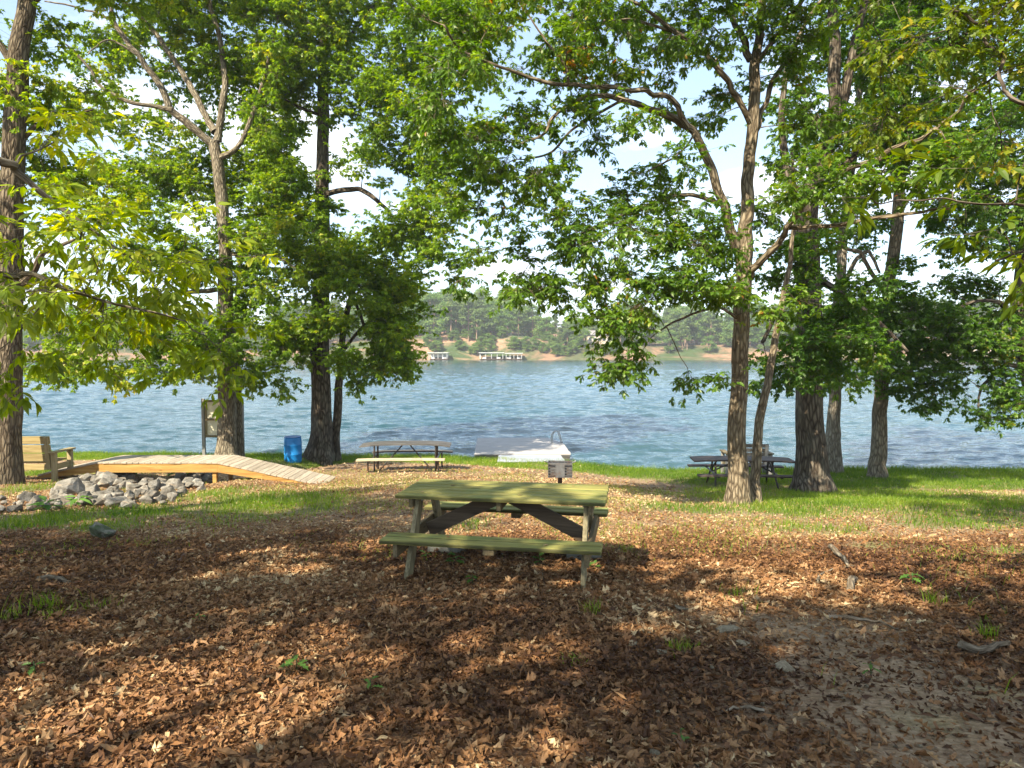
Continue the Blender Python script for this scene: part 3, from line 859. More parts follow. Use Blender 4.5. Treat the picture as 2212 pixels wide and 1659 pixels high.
# tree by the barrel with a thin second stem
TREES['barrel_tree'] = tree('sweetgum_tree', 'dark two-stemmed tree with a flared foot beside the blue barrel', 'tree', 692, 24.6,
    [([(690, 1000, 62), (693, 950, 50), (694, 860, 44), (691, 760, 41), (694, 640, 37), (696, 520, 33), (697, 400, 30), (698, 300, 27), (699, 180, 24), (699, 60, 20), (700, -100, 14), (702, -260, 8)], 0, 0),
     ([(724, 1000, 24, 1), (725, 930, 19), (731, 850, 18), (737, 770, 16), (748, 680, 13), (768, 600, 10), (780, 520, 6)], .3, .2),
     ([(700, 420, 14), (745, 410, 12), (785, 412, 11), (820, 438, 9), (850, 470, 6)], 0, -.8),
     ([(694, 250, 8), (655, 235, 7), (610, 215, 5), (560, 225, 3)], 0, -.9), ([(700, 190, 12), (650, 150, 9), (600, 110, 6)], 0, .9),
     ([(700, 150, 12), (770, 60, 8), (830, -20, 6)], 0, .6), ([(695, 600, 10), (760, 640, 9), (790, 720, 6)], 0, -.9), ([(740, 760, 8), (790, 700, 7), (850, 660, 5)], .2, -.8)],
    [(760, 120, 120, 110, 24, 2.4, 1.0), (660, 80, 90, 80, 24, 2, .8), (860, 220, 90, 90, 23.5, 2, .8), (760, 300, 80, 60, 24, 2, .8), (640, 380, 80, 70, 24, 2, 1.0), (700, 510, 90, 70, 23.6, 1.8, 1.1), (820, 560, 90, 80, 23.2, 1.8, 1.2), (750, 640, 120, 90, 23.4, 2, 1.2), (850, 700, 75, 100, 23.2, 1.5, 1.3), (800, 780, 85, 50, 23.2, 1.3, 1.1), (870, 790, 45, 40, 23, .8, 1.0),
     (640, 700, 70, 80, 23.5, 1.5, 1.0), (790, 830, 35, 22, 23.2, .6, .8), (880, 500, 60, 80, 23.2, 1.4, .9), (900, 340, 70, 80, 23, 1.4, .7), (940, 240, 70, 80, 23, 1.4, .8), (830, 360, 70, 50, 23.4, 1.4, .8), (620, 280, 90, 70, 24.6, 1.4, .8), (900, 430, 60, 50, 23, 1.2, .9), (1000, 130, 60, 80, 23.5, 1.4, .7), (580, 330, 70, 60, 24.4, 1.2, .7), (900, 90, 110, 90, 23.5, 1.8, .9), (1000, 40, 80, 80, 23.5, 1.6, .8), (750, -80, 260, 90, 24, 3, 1.0), (740, -240, 220, 90, 24, 3, 1.0), (860, 620, 50, 60, 23, 1, 1.0), (970, 480, 65, 75, 22.4, 1.2, .8), (1005, 585, 40, 45, 22.2, .8, .7), (950, 390, 60, 50, 22.6, 1.2, .8), (1010, 300, 55, 60, 22.8, 1.2, .7), (930, 560, 50, 50, 22.4, 1, .8), (1060, 80, 70, 70, 23, 1.2, .7)],
    'dark', 'maple', 'lobed', .13, seed=4, clump_r=.52, tips=26, per=10, tint0=.48, flare=.5)

# the oak right of the centre, with limbs arching over the clearing
TREES['arch_oak'] = tree('oak_tree', 'oak with limbs arching over the clearing, standing in front of the dark metal picnic table', 'tree', 1598, 13.3,
    [([(1598, 1098, 70), (1594, 1030, 54), (1592, 950, 47), (1595, 850, 44), (1599, 760, 42), (1602, 680, 42), (1605, 600, 42), (1606, 540, 44), (1612, 480, 36), (1616, 400, 33), (1622, 330, 30), (1627, 260, 28), (1629, 160, 27), (1640, 80, 22), (1648, 0, 20), (1655, -200, 13), (1660, -420, 7)], 0, 0),
     ([(1632, 1098, 36, 1), (1631, 1030, 27), (1635, 960, 25), (1649, 870, 22), (1664, 785, 20), (1682, 700, 17), (1700, 610, 14), (1712, 520, 11), (1716, 420, 9), (1712, 330, 7)], .25, 1.6),
     ([(1592, 540, 34), (1578, 490, 27), (1558, 425, 24), (1526, 340, 22), (1496, 285, 21), (1466, 262, 20), (1406, 235, 17), (1346, 215, 15), (1281, 208, 12), (1206, 240, 9), (1178, 285, 7), (1130, 310, 5)], 0, -2.0),
     ([(1486, 275, 17), (1455, 225, 15), (1420, 203, 14), (1366, 192, 13), (1281, 186, 12), (1226, 183, 11), (1160, 174, 10), (1106, 148, 9), (1040, 130, 8), (990, 100, 7), (955, 55, 5)], -1.0, -3.4),
     ([(1626, 275, 18), (1598, 222, 16), (1576, 185, 15), (1541, 135, 14), (1496, 95, 13), (1456, 65, 12), (1386, 15, 9), (1330, -20, 6)], 0, -1.4),
     ([(1478, 82, 9), (1430, 60, 8), (1370, 45, 7), (1300, 45, 5)], -.8, -1.6),
     ([(1620, 130, 20), (1606, 90, 18), (1586, 40, 16), (1571, 0, 14), (1540, -120, 9)], 0, .4),
     ([(1632, 140, 16), (1656, 110, 14), (1696, 55, 13), (1736, 0, 11), (1790, -90, 7)], 0, -.6),
     ([(1630, 290, 15), (1646, 240, 14), (1676, 160, 13), (1716, 95, 11), (1756, 30, 9), (1800, -30, 6)], 0, .8),
     ([(1572, 450, 13), (1551, 440, 12), (1496, 422, 11), (1431, 430, 10), (1366, 460, 9), (1306, 487, 7), (1271, 497, 5)], 0, -1.3),
     ([(1616, 600, 22), (1630, 578, 19), (1666, 535, 17), (1706, 490, 15), (1756, 425, 15), (1820, 375, 14), (1886, 345, 13), (1956, 310, 12), (2021, 280, 10), (2086, 215, 8), (2130, 180, 5)], 0, -3.4),
     ([(1706, 492, 12), (1760, 488, 11), (1826, 485, 11), (1926, 465, 10), (2000, 455, 8), (2056, 450, 6)], -.9, -3.2),
     ([(1230, 186, 8), (1220, 140, 7), (1190, 100, 6), (1160, 60, 5), (1130, 10, 4)], -2.2, -2.0),
     ([(1545, 132, 7), (1570, 100, 5), (1545, 60, 4)], -.6, -.9), ([(1346, 215, 8), (1250, 270, 7), (1190, 330, 6), (1140, 345, 5)], -1.5, -.8), ([(1500, 290, 6), (1470, 330, 5), (1400, 370, 4)], -.8, -1.5),
     ([(1598, 690, 9), (1550, 665, 8), (1490, 680, 6), (1420, 720, 4)], 0, -1.6)],
    [(1010, 190, 95, 70, 10.5, 1.2, .9), (1080, 90, 110, 60, 11, 1.4, 1.0), (1210, 60, 110, 60, 11.5, 1.6, .8), (1380, 110, 120, 60, 12, 1.6, .5), (1480, 160, 70, 60, 12.3, 1.4, .8), (1180, 150, 90, 40, 11.2, 1.2, .6), (950, 40, 80, 50, 10.5, 1.2, .9),
     (1060, 320, 110, 70, 11.5, 1.5, .6), (1150, 400, 90, 60, 12, 1.4, .45), (1330, 310, 80, 40, 12, 1.3, .5), (1380, 390, 80, 70, 12, 1.3, .8), (1230, 500, 90, 45, 11.8, 1.3, .8), (1060, 470, 60, 60, 11.5, 1, .4), (1330, 540, 110, 50, 11.8, 1.4, .95), (1460, 500, 90, 60, 12, 1.4, .9), (960, 300, 50, 60, 10.8, 1, .55),
     (1160, 620, 90, 60, 11.4, 1.1, .9), (1130, 250, 100, 60, 11.5, 1.4, .55), (1260, 130, 100, 60, 12, 1.4, .6), (1250, 300, 70, 60, 12, 1.3, .4), (1200, 420, 80, 50, 12, 1.3, .5), (1180, 340, 90, 50, 11.8, 1.3, .45), (1040, 400, 70, 70, 11.5, 1.2, .5), (1300, 440, 70, 40, 12, 1.2, .6), (1010, 560, 60, 60, 11.5, 1, .45), (1450, 390, 70, 60, 12.3, 1.2, .7), (1440, 570, 90, 40, 12, 1.2, .8), (1700, 150, 70, 70, 13.5, 1.4, .7), (1640, 460, 50, 60, 13.4, 1, .5), (1280, 640, 100, 45, 11.4, 1.2, .7), (1430, 640, 110, 60, 11.8, 1.3, 1.0), (1170, 710, 90, 35, 11, .8, .9), (1330, 720, 100, 45, 11.2, 1, .9), (1340, 790, 100, 24, 11, .7, .8), (1450, 760, 80, 50, 11.5, 1, .95), (1530, 700, 60, 90, 12, 1, .9), (1530, 820, 40, 50, 12, .8, .7), (1470, 820, 50, 28, 11.6, .7, .6), (1120, 560, 45, 40, 11.5, .8, .6),
     (1540, 560, 50, 60, 12.4, 1, .8), (1700, 60, 90, 70, 13, 1.6, .7), (1540, 60, 70, 70, 13, 1.5, .6), (1560, 240, 50, 70, 13.5, 1.2, .5), (1780, 250, 90, 60, 12, 1.2, .9), (1850, 420, 130, 50, 11, 1.2, .8), (1960, 380, 100, 60, 10.6, 1.2, .9), (1750, 400, 70, 70, 12, 1.2, .7),
     (1650, 640, 60, 70, 12.8, 1.2, .6), (1400, -90, 420, 80, 12, 2.4, .9), (1600, -250, 380, 110, 13, 3, 1.0), (1250, -230, 300, 90, 11.5, 2, .8), (1850, -120, 220, 90, 12, 2, .8)],
    'brown', 'oak', 'oak', .105, seed=5, wscale=.80, clump_r=.40, tips=24, per=10, tint0=.45, flare=.42, gate=.42)

# massive dark oak
TREES['dark_oak'] = tree('oak_tree', 'massive dark-barked oak with spreading roots, right of the dark metal picnic table', 'tree', 1754, 16.9,
    [([(1754, 1072, 82), (1754, 1020, 68), (1750, 940, 61), (1748, 850, 58), (1748, 740, 56), (1747, 640, 53), (1745, 560, 50), (1742, 490, 46), (1752, 420, 42), (1775, 340, 36), (1800, 250, 29), (1803, 150, 26), (1800, 50, 22), (1795, -100, 14), (1790, -280, 8)], 0, 0),
     ([(1806, 262, 22), (1816, 245, 22), (1828, 190, 20), (1840, 135, 19), (1858, 50, 17), (1870, 0, 15), (1890, -150, 8)], 0, -.2),
     ([(1745, 500, 24), (1715, 420, 20), (1696, 350, 18), (1690, 250, 15), (1700, 150, 11)], 0, .5),
     ([(1760, 600, 18), (1830, 640, 14), (1900, 700, 10), (1960, 760, 6)], 0, -1.2), ([(1738, 620, 16), (1690, 660, 12), (1650, 740, 8)], 0, -1.3), ([(1765, 420, 18), (1850, 330, 13), (1950, 250, 9), (2050, 200, 6)], 0, 1.3)],
    [(1800, 120, 110, 90, 18.4, 1.4, .5), (1930, 150, 110, 90, 17, 2.2, .9), (1700, 200, 60, 90, 17.5, 1.8, .6), (1930, 280, 130, 70, 16.5, 2, 1.0), (1740, 340, 60, 60, 17.5, 1.8, .7), (2060, 300, 110, 90, 16.5, 2, 1.0), (1700, 600, 60, 60, 16, 1.2, .9), (1790, 640, 80, 60, 15.8, 1.3, 1.1), (1760, 740, 90, 60, 15.6, 1.2, 1.2), (1690, 780, 60, 50, 15.5, 1, 1.0), (1840, 760, 70, 60, 15.8, 1.2, 1.1), (1660, 840, 40, 38, 15.5, .7, .8), (1800, 810, 60, 26, 15.6, .8, .8), (1850, 560, 50, 40, 16, 1, .6), (1750, 540, 60, 50, 15.8, 1, .8),
     (1850, -80, 260, 90, 17, 3, .9), (1900, -240, 240, 90, 17, 3, .9)],
    'dark', 'dark', 'lobed', .115, seed=6, clump_r=.46, tips=24, per=10, tint0=.45, flare=.65)

TREES['burl_oak'] = tree('oak_tree', 'slim oak with a swollen burl at its foot at the water edge', 'tree', 1803, 21.4,
    [([(1803, 1028, 40), (1802, 1000, 41), (1799, 960, 40), (1800, 920, 30), (1803, 860, 26), (1806, 760, 24), (1812, 640, 22), (1822, 520, 20), (1835, 400, 17), (1850, 280, 14), (1860, 120, 10), (1865, -60, 6)], 0, 0),
     ([(1812, 640, 12), (1850, 560, 10), (1880, 545, 8), (1900, 590, 6)], 0, -.6), ([(1822, 520, 10), (1780, 440, 8), (1740, 400, 5)], 0, .6)],
    [(1830, 680, 70, 70, 21, 1.6, .9), (1860, 800, 70, 40, 20.8, 1.2, .9), (1850, 480, 80, 80, 21.4, 1.8, .7), (1870, 330, 90, 90, 21.4, 2, .8), (1880, 180, 100, 90, 21.4, 2, .8), (1870, 20, 110, 80, 21.4, 2, .6), (1870, -130, 120, 80, 21.4, 2, .8)],
    'pale', 'dark', 'lobed', .12, seed=7, clump_r=.5, tips=24, per=10, tint0=.5, flare=.15)

TREES['shore_oak'] = tree('oak_tree', 'straight grey oak standing alone on the shore grass, rightmost of the full trunks', 'tree', 1894, 20.2,
    [([(1894, 1040, 44), (1896, 1000, 36), (1899, 930, 33), (1902, 860, 30), (1907, 760, 28), (1915, 660, 27), (1926, 570, 26), (1938, 480, 25), (1948, 370, 23), (1956, 250, 20), (1962, 120, 16), (1968, -40, 11), (1972, -220, 6)], 0, 0),
     ([(1918, 640, 12), (1892, 600, 10), (1862, 553, 9), (1822, 532, 7), (1790, 520, 5)], 0, -.5), ([(1910, 760, 12), (1970, 720, 10), (2040, 730, 8), (2100, 770, 5)], 0, -1), ([(1940, 460, 12), (2000, 380, 10), (2060, 350, 6)], 0, .5), ([(1944, 400, 10), (1900, 330, 8), (1860, 300, 5)], 0, .5),
     ([(1905, 800, 10), (1850, 770, 8), (1800, 790, 5)], 0, -.9)],
    [(1900, 650, 70, 45, 19.6, 1.4, 1.1), (1990, 690, 80, 60, 19.4, 1.4, 1.2), (2060, 740, 80, 70, 19.2, 1.4, 1.2), (1930, 770, 90, 50, 19.2, 1.3, 1.1), (2000, 830, 80, 40, 19, 1.1, 1.0), (2020, 885, 40, 26, 18.8, .7, .9), (1850, 700, 60, 50, 19.4, 1.2, 1.0), (1940, 560, 40, 26, 20, 1, .6), (1900, 505, 50, 30, 20, 1, .7),
     (2060, 480, 70, 60, 20, 1.6, 1.0), (2060, 370, 90, 70, 20.4, 2, .9), (1990, 240, 100, 80, 20.4, 2, .8), (1970, 90, 110, 80, 20.4, 2, .8), (1970, -80, 150, 90, 20.4, 2.4, .8), (1780, 790, 70, 40, 19.4, 1, .8)],
    'grey', 'dark', 'lobed', .12, seed=8, clump_r=.48, tips=24, per=10, tint0=.42, flare=.3)

TREES['right_edge'] = tree('oak_tree', 'dark oak at the right edge, its low branches drooping over the water', 'tree', 2262, 19.5,
    [([(2262, 1050, 44), (2255, 980, 36), (2240, 900, 33), (2222, 820, 30), (2205, 740, 27), (2200, 660, 25), (2210, 560, 23), (2225, 420, 20), (2235, 250, 16), (2240, 60, 11), (2240, -150, 6)], 0, 0),
     ([(2205, 740, 15), (2185, 690, 14), (2160, 655, 11), (2110, 650, 8), (2060, 670, 5)], 0, -.8), ([(2215, 800, 13), (2170, 790, 10), (2130, 830, 7), (2110, 880, 4)], 0, -1), ([(2215, 500, 12), (2150, 430, 9), (2090, 420, 6)], 0, -.5)],
    [(2140, 620, 80, 60, 19, 1.4, .9), (2190, 700, 60, 70, 19, 1.4, .8), (2120, 760, 80, 60, 18.7, 1.2, .9), (2180, 850, 60, 60, 18.6, 1, 1.0), (2170, 905, 40, 22, 18.5, .6, .8), (2120, 520, 90, 50, 19, 1.6, 1.0), (2190, 420, 80, 80, 19, 1.8, .9), (2210, 250, 120, 120, 19, 2.2, .9), (2230, 60, 140, 110, 19, 2.4, .9), (2240, -120, 160, 100, 19, 2.4, .9), (2300, 700, 70, 150, 19, 1.5, .9), (2300, 450, 90, 150, 19, 1.5, .8)],
    'dark', 'dark', 'lobed', .12, seed=9, clump_r=.48, tips=24, per=10, tint0=.5, flare=.35)

# maple close on the right, trunk outside the frame
TREES['near_maple'] = tree('maple_tree', 'maple reaching in from the near right with yellow-green leaves across the upper corner', 'tree', 3300, 5.2,
    [([(3300, 1700, 110), (3290, 1000, 95), (3270, 300, 85), (3250, -500, 70), (3240, -1300, 45), (3230, -2000, 22)], 0, 0),
     ([(3280, 400, 40), (2950, 250, 28), (2650, 230, 18), (2420, 260, 12), (2195, 222, 9), (2176, 175, 8), (2150, 95, 8), (2120, 55, 7), (2060, 20, 5)], 0, 1.0),
     ([(3275, 200, 40), (2900, -50, 28), (2500, -150, 18), (2200, -120, 11), (1950, -40, 6)], 0, 1.6),
     ([(3255, -500, 40), (2900, -1000, 28), (2500, -1400, 15)], 0, -.5), ([(3258, -300, 36), (3700, -900, 25), (4000, -1500, 12)], 0, -1.0)],
    [(2090, 110, 120, 80, 6.4, .8, .65), (1960, 170, 130, 70, 7.0, .9, .7), (1880, 230, 100, 50, 7.4, .8, .55), (2080, 230, 120, 60, 6.8, .8, .7), (2160, 20, 90, 60, 6.2, .8, .6), (1960, 20, 120, 50, 6.8, .8, .5), (2150, 320, 80, 50, 6.4, .7, .5),
     (2450, 100, 200, 200, 6.0, 1.0, .8), (2700, -300, 500, 350, 5.6, 2.4, .9), (2600, -1000, 600, 450, 5.0, 2.6, 1.0), (3500, -900, 600, 600, 5.0, 2.6, 1.0), (2900, -1600, 700, 350, 4.6, 2.6, 1.0)],
    'dark', 'near', 'oak', .095, seed=10, clump_r=.36, tips=14, per=7, tint0=.5, up=.05)

# hickory spray right in front of the camera side
TREES['near_spray'] = tree('hickory_tree', 'young hickory with big smooth leaves hanging close at the right edge', 'tree', 2800, 3.9,
    [([(2800, 1700, 30), (2790, 1200, 26), (2770, 700, 22), (2750, 300, 17), (2730, -100, 10)], 0, 0),
     ([(2770, 700, 14), (2600, 560, 11), (2400, 470, 9), (2230, 445, 7), (2120, 440, 5), (2010, 432, 4), (1900, 440, 3)], 0, .3),
     ([(2775, 800, 14), (2600, 640, 10), (2400, 560, 8), (2250, 540, 6), (2150, 560, 4)], 0, .5)],
    [(1870, 420, 60, 28, 4.2, .25, .16), (2010, 420, 60, 30, 4.2, .25, .2), (2130, 430, 60, 50, 4.2, .3, .30), (2170, 350, 50, 50, 4.3, .3, .25), (2160, 540, 60, 70, 4.3, .3, .40), (2350, 500, 120, 120, 4.2, .5, .5), (2600, 300, 250, 300, 4, .8, .6)],
    'dark', 'near', 'lance', .125, seed=12, clump_r=.20, tips=2, per=2, tint0=.33, up=.03, twig=.7, gate=.2)

# trees beside and behind the viewpoint: outside the frame, they shade the foreground
def shade_tree(key, label, x, y, H, crown, seed):
    z0 = float(gz(x, y))
    limbs = [([(x, y, z0, .27), (x, y + .1, z0 + 3, .22), (x + .1, y, z0 + H * .55, .17), (x, y, z0 + H * .8, .10), (x, y, z0 + H, .03)], 'W', 0)]
    for k, (c, r, lay) in enumerate(crown):
        zz = z0 + H * (.32 + .06 * (k % 5))
        limbs.append(([(x, y, zz, .10), ((x + c[0]) / 2, (y + c[1]) / 2, (zz + c[2]) / 2 + .4, .065), (c[0], c[1], c[2], .03)], 'W', 0))
    TREES[key] = tree('oak_tree', label, 'tree', 0, y, limbs, [('W', c, r, lay, 1.15) for c, r, lay in crown],
                      'brown', 'oak', 'lobed', .17, seed=seed, wx=x, clump_r=.6, tips=14, per=8, gate=.5, gf=.45)
SHADE = [
    ('shade_left', 'oak outside the frame on the left whose crown shades the leaf litter', -11.5, -0.6, 15,
     [((-8.6, -1.2, 9.8), (2.0, 1.5, 1.4), .55), ((-11.6, -0.6, 11.2), (2.3, 1.8, 1.6), .55), ((-10, -3.4, 10.5), (2.2, 2.0, 1.5), .55), ((-13.8, 0.2, 11), (2, 1.8, 1.6), .5), ((-11, -1.4, 13.8), (2.2, 2, 1.5), .5)], 31),
    ('shade_behind', 'oak outside the frame behind the viewpoint whose crown shades the near ground', -7.8, -6.2, 12.5,
     [((-5.2, -0.9, 9.8), (1.9, 1.3, 1.3), .95), ((-2.5, -2.0, 9.6), (1.9, 1.5, 1.3), .7), ((0.2, -2.4, 9.3), (1.9, 1.5, 1.2), .36), ((-5.0, -4.6, 10.8), (2.4, 2.0, 1.6), .6), ((-7.8, -3.0, 10.2), (1.8, 1.6, 1.4), .55), ((-2.2, -5.0, 10.2), (2.2, 2.0, 1.5), .6), ((2.4, -4.4, 9.6), (1.8, 1.8, 1.2), .32)], 32)]
for a_ in SHADE: shade_tree(*a_)

# ------------------------------------------------------------------ wood and metal
GW = ((.085, .076, .018), (.24, .22, .062), (.385, .35, .125))
M_TREATX = wood_mat('treated_pine_along_x', *GW, axis=0, var=.38, stain=(.20, .24, .07))
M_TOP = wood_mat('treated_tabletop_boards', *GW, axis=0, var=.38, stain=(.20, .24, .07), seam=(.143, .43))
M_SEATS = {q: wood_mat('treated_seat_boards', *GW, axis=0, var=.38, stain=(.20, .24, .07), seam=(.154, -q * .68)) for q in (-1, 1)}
M_TREATY = wood_mat('treated_pine_along_y', (.06, .045, .025), (.15, .115, .06), (.24, .19, .10), axis=1, var=.25)
M_TREATZ = wood_mat('treated_pine_along_z', (.09, .075, .04), (.24, .20, .11), (.40, .34, .20), axis=2, var=.35)
M_DARKZ = wood_mat('dark_treated_brace', (.04, .028, .018), (.10, .072, .045), (.17, .125, .08), axis=0, var=.25)
M_GREYX = wood_mat('shaded_weathered_grey_along_x', (.032, .030, .028), (.085, .08, .075), (.15, .145, .135), axis=0, var=.3)  # weathered grey, darkened to carry the shade over the shore tabletop
M_PALEX = wood_mat('sunlit_plank_along_x', (.22, .18, .12), (.42, .35, .24), (.58, .50, .37), axis=0, var=.25)  # pale tone carries the sunlight on the near seat
M_BROWNX = wood_mat('dark_brown_plank_along_x', (.03, .022, .02), (.075, .055, .048), (.14, .10, .085), axis=0, var=.35)
M_BENCHX = wood_mat('olive_tan_board_along_x', (.15, .11, .045), (.30, .23, .10), (.44, .35, .17), axis=0, var=.25)
M_BENCHZ = wood_mat('olive_tan_post_along_z', (.15, .115, .055), (.31, .25, .13), (.45, .38, .22), axis=2, var=.25)
M_BENCHY = wood_mat('olive_tan_rail_along_y', (.15, .115, .055), (.30, .24, .12), (.44, .37, .21), axis=1, var=.25)
M_HONEYX = wood_mat('honey_fascia_along_x', (.20, .10, .025), (.37, .205, .055), (.50, .31, .10), axis=0, var=.2)
M_DECKY = wood_mat('bleached_deck_along_y', (.20, .165, .12), (.37, .31, .235), (.52, .45, .36), axis=1, var=.3)
M_GREYY = wood_mat('silver_dock_plank_along_x', (.24, .225, .215), (.39, .37, .355), (.52, .50, .48), axis=0, var=.2)
M_GANGX = wood_mat('blue_grey_gangway_along_x', (.18, .20, .235), (.30, .325, .37), (.42, .445, .49), axis=0, var=.25)
M_POSTZ = wood_mat('grey_post_along_z', (.10, .10, .09), (.22, .215, .20), (.34, .33, .31), axis=2, var=.2)
M_STEEL = plain_mat('galvanised_steel', (.42, .43, .44), .4, .8, 30, .2, .5, .1)
M_DARKSTEEL = plain_mat('dark_painted_pipe', (.045, .042, .04), .5, .3, 30, .3, .4, .15, rust=(.12, .06, .03))
M_GRILL = plain_mat('grey_grill_steel', (.13, .132, .135), .5, .5, 14, .3, .4, .2, rust=(.13, .075, .05))
M_RUST = plain_mat('rusty_post_steel', (.10, .055, .04), .8, .3, 18, .4, .2, .3)
M_BLUE = plain_mat('blue_plastic', (.010, .17, .45), .42, 0, 9, .06, .4, .03)
M_BLUEDK = plain_mat('dark_blue_plastic', (.008, .11, .34), .4, 0, 9, .18, .45, .05)
M_PANEL = plain_mat('weathered_plywood', (.58, .55, .42), .8, 0, 6, .15, .15, .1)
M_FLOAT = plain_mat('black_float_plastic', (.025, .025, .028), .5, 0, 10, .3, .3, .1)
M_CONC = plain_mat('concrete', (.15, .145, .12), .95, 0, 24, .3, .1, .5)

def cyl(tb, p0, p1, r, sides=12, n=2):
    P = np.linspace(np.asarray(p0, float), np.asarray(p1, float), max(n, 2))
    tb.add(P, np.full(len(P), r), sides)

def part_tubes(name, mat, parent, lst, r, sides=10):
    tb = Tubes()
    for P in lst:
        P = np.asarray(P, float)
        tb.add(P, np.full(len(P), r), sides)
    return tb.build(name, mat, parent)

# ------------------------------------------------------------------ the green picnic table in the foreground
tz = float(gz(-.07, 6.74)) - 0.005
tbl = thing('picnic_table', 'greenish treated-wood picnic table in the centre foreground, on the leaf litter', 'picnic table', (-.06, 6.74, tz), R(-10.3), 'picnic tables')
bm = bmesh.new()
for k in range(6):
    yy = -.43 + .0725 + k * .1430
    box(bm, (random.uniform(-.006, .006), yy, .742 + random.uniform(-.0015, .0015)), (1.965, .1300, .040), None, .015)
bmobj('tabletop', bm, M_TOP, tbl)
for sg in (-1, 1):
    bm = bmesh.new()
    for k in range(2):
        box(bm, (-.02 * sg + (-.03 if sg < 0 else .0), sg * (.68 + (k - .5) * .154), .420), (1.955, .1415, .040), None, .015)
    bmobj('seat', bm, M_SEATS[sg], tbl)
for sx in (-1, 1):
    for sy in (-1, 1):
        bm = bmesh.new()
        yt, yb = sy * .21, sy * .60
        xl = sx * .80
        dz = tz
        wx_, wy_ = -.06 + xl * math.cos(R(-10.3)) - yb * math.sin(R(-10.3)), 6.74 + xl * math.sin(R(-10.3)) + yb * math.cos(R(-10.3))
        foot = float(gz(wx_, wy_)) - tz - .03
        if sy > 0: foot = foot + .10          # the lakeward feet stand on concrete blocks
        beam(bm, (xl, yb, foot), (xl, yt, .720), .042, .135, up=(0, -sy, .4), bevel=.005)
        lg = bmobj('leg', bm, M_TREATZ, tbl)
        for zb_, off_ in ((.352, .02), (.352, -.02), (.680, .0)):
            tt_ = (.720 - zb_) / (.720 - foot); yy_ = yt + (yb - yt) * tt_ + off_
            part_tubes('bolt', M_STEEL, lg, [[(xl - sx * .020, yy_, zb_), (xl - sx * .031, yy_, zb_)]], .011, 8)
    bm = bmesh.new(); box(bm, (sx * (.80 + .043), 0, .352), (.040, 1.62, .135), None, .006)
    bmobj('seat_beam', bm, M_TREATY, tbl)
    bm = bmesh.new(); box(bm, (sx * (.80 + .043), 0, .675), (.040, .74, .088), None, .006)
    bmobj('top_batten', bm, M_TREATY, tbl)
    bm = bmesh.new(); beam(bm, (sx * .78, 0, .335), (sx * .06, 0, .690), .040, .135, up=(0, 0, 1)); bmobj('brace', bm, M_DARKZ, tbl)
bm = bmesh.new(); box(bm, (0, 0, .675), (.042, .74, .088), None, .006); bmobj('top_batten', bm, M_TREATY, tbl)
for sy in (-1, 1):
    bm = bmesh.new(); box(bm, (0, sy * .68, .372), (.10, .26, .052), None, .005); bmobj('seat_batten', bm, M_TREATY, tbl)

def t2w(x, y):
    a = R(-10.3)
    return -.06 + x * math.cos(a) - y * math.sin(a), 6.74 + x * math.sin(a) + y * math.cos(a)
for sx, lb in ((-1, 'mossy grey concrete block under the left lakeward foot of the green picnic table'), (1, 'grey concrete block under the right lakeward foot of the green picnic table')):
    x, y = t2w(sx * .80 - (.06 if sx > 0 else 0), .60)
    bm = bmesh.new()
    box(bm, (0, 0, .045), (.36, .19, .13), None, .008)
    for q in (-1, 1): box(bm, (q * .135, 0, .128), (.05, .19, .045), None, .006)
    o = bmobj('concrete_block', bm, M_CONC); o.location = (x - .03 * sx, y, float(gz(x, y)) - .02); o.rotation_euler = (0, 0, R(-10 + 6 * sx))
    tag(o, lb, 'concrete block', 'concrete blocks under the green picnic table')

# ------------------------------------------------------------------ picnic table by the shore (steel frame, grey top)
p = PT(878, 1018, 19.0); z0 = float(gz(p[0], 19.0)) - .01
t2 = thing('picnic_table', 'grey weathered picnic table with a warped top on the shore grass, left of the dock', 'picnic table', (p[0], 19.0, z0), R(2.0), 'picnic tables')
def warped_planks(bm, ys, L, z, wd, sag, th=.038):
    for yk in ys:
        n = 8
        for k in range(n):
            x0, x1 = -L / 2 + L * k / n, -L / 2 + L * (k + 1) / n
            f = lambda x: z - sag * abs(2 * x / L) ** 4
            beam(bm, (x0 - .002, yk, f(x0)), (x1 + .002, yk, f(x1)), wd, th, bevel=0.0)
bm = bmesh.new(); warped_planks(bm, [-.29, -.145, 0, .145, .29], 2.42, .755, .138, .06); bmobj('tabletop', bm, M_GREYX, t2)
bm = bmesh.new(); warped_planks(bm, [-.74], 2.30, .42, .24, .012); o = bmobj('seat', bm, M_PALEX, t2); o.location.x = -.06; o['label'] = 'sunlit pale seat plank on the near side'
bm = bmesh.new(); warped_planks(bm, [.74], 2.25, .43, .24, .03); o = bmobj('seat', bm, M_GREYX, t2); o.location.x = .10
for sx in (-1, 1):
    for sy in (-1, 1):
        part_tubes('leg', M_DARKSTEEL, t2, [[(sx * .82, sy * .30, .735), (sx * .82, sy * .32, -.03)]], .024)
        part_tubes('seat_post', M_DARKSTEEL, t2, [[(sx * .92, sy * .74, .405), (sx * .92, sy * .74, -.03)]], .022)
    part_tubes('seat_bar', M_DARKSTEEL, t2, [[(sx * .87, -.84, .385), (sx * .87, .84, .385)]], .022)
    part_tubes('top_bar', M_DARKSTEEL, t2, [[(sx * .82, -.34, .722), (sx * .82, .34, .722)]], .022)
    part_tubes('brace', M_DARKSTEEL, t2, [[(sx * .08, 0, .722), (sx * .72, -.18, .02)]], .018)

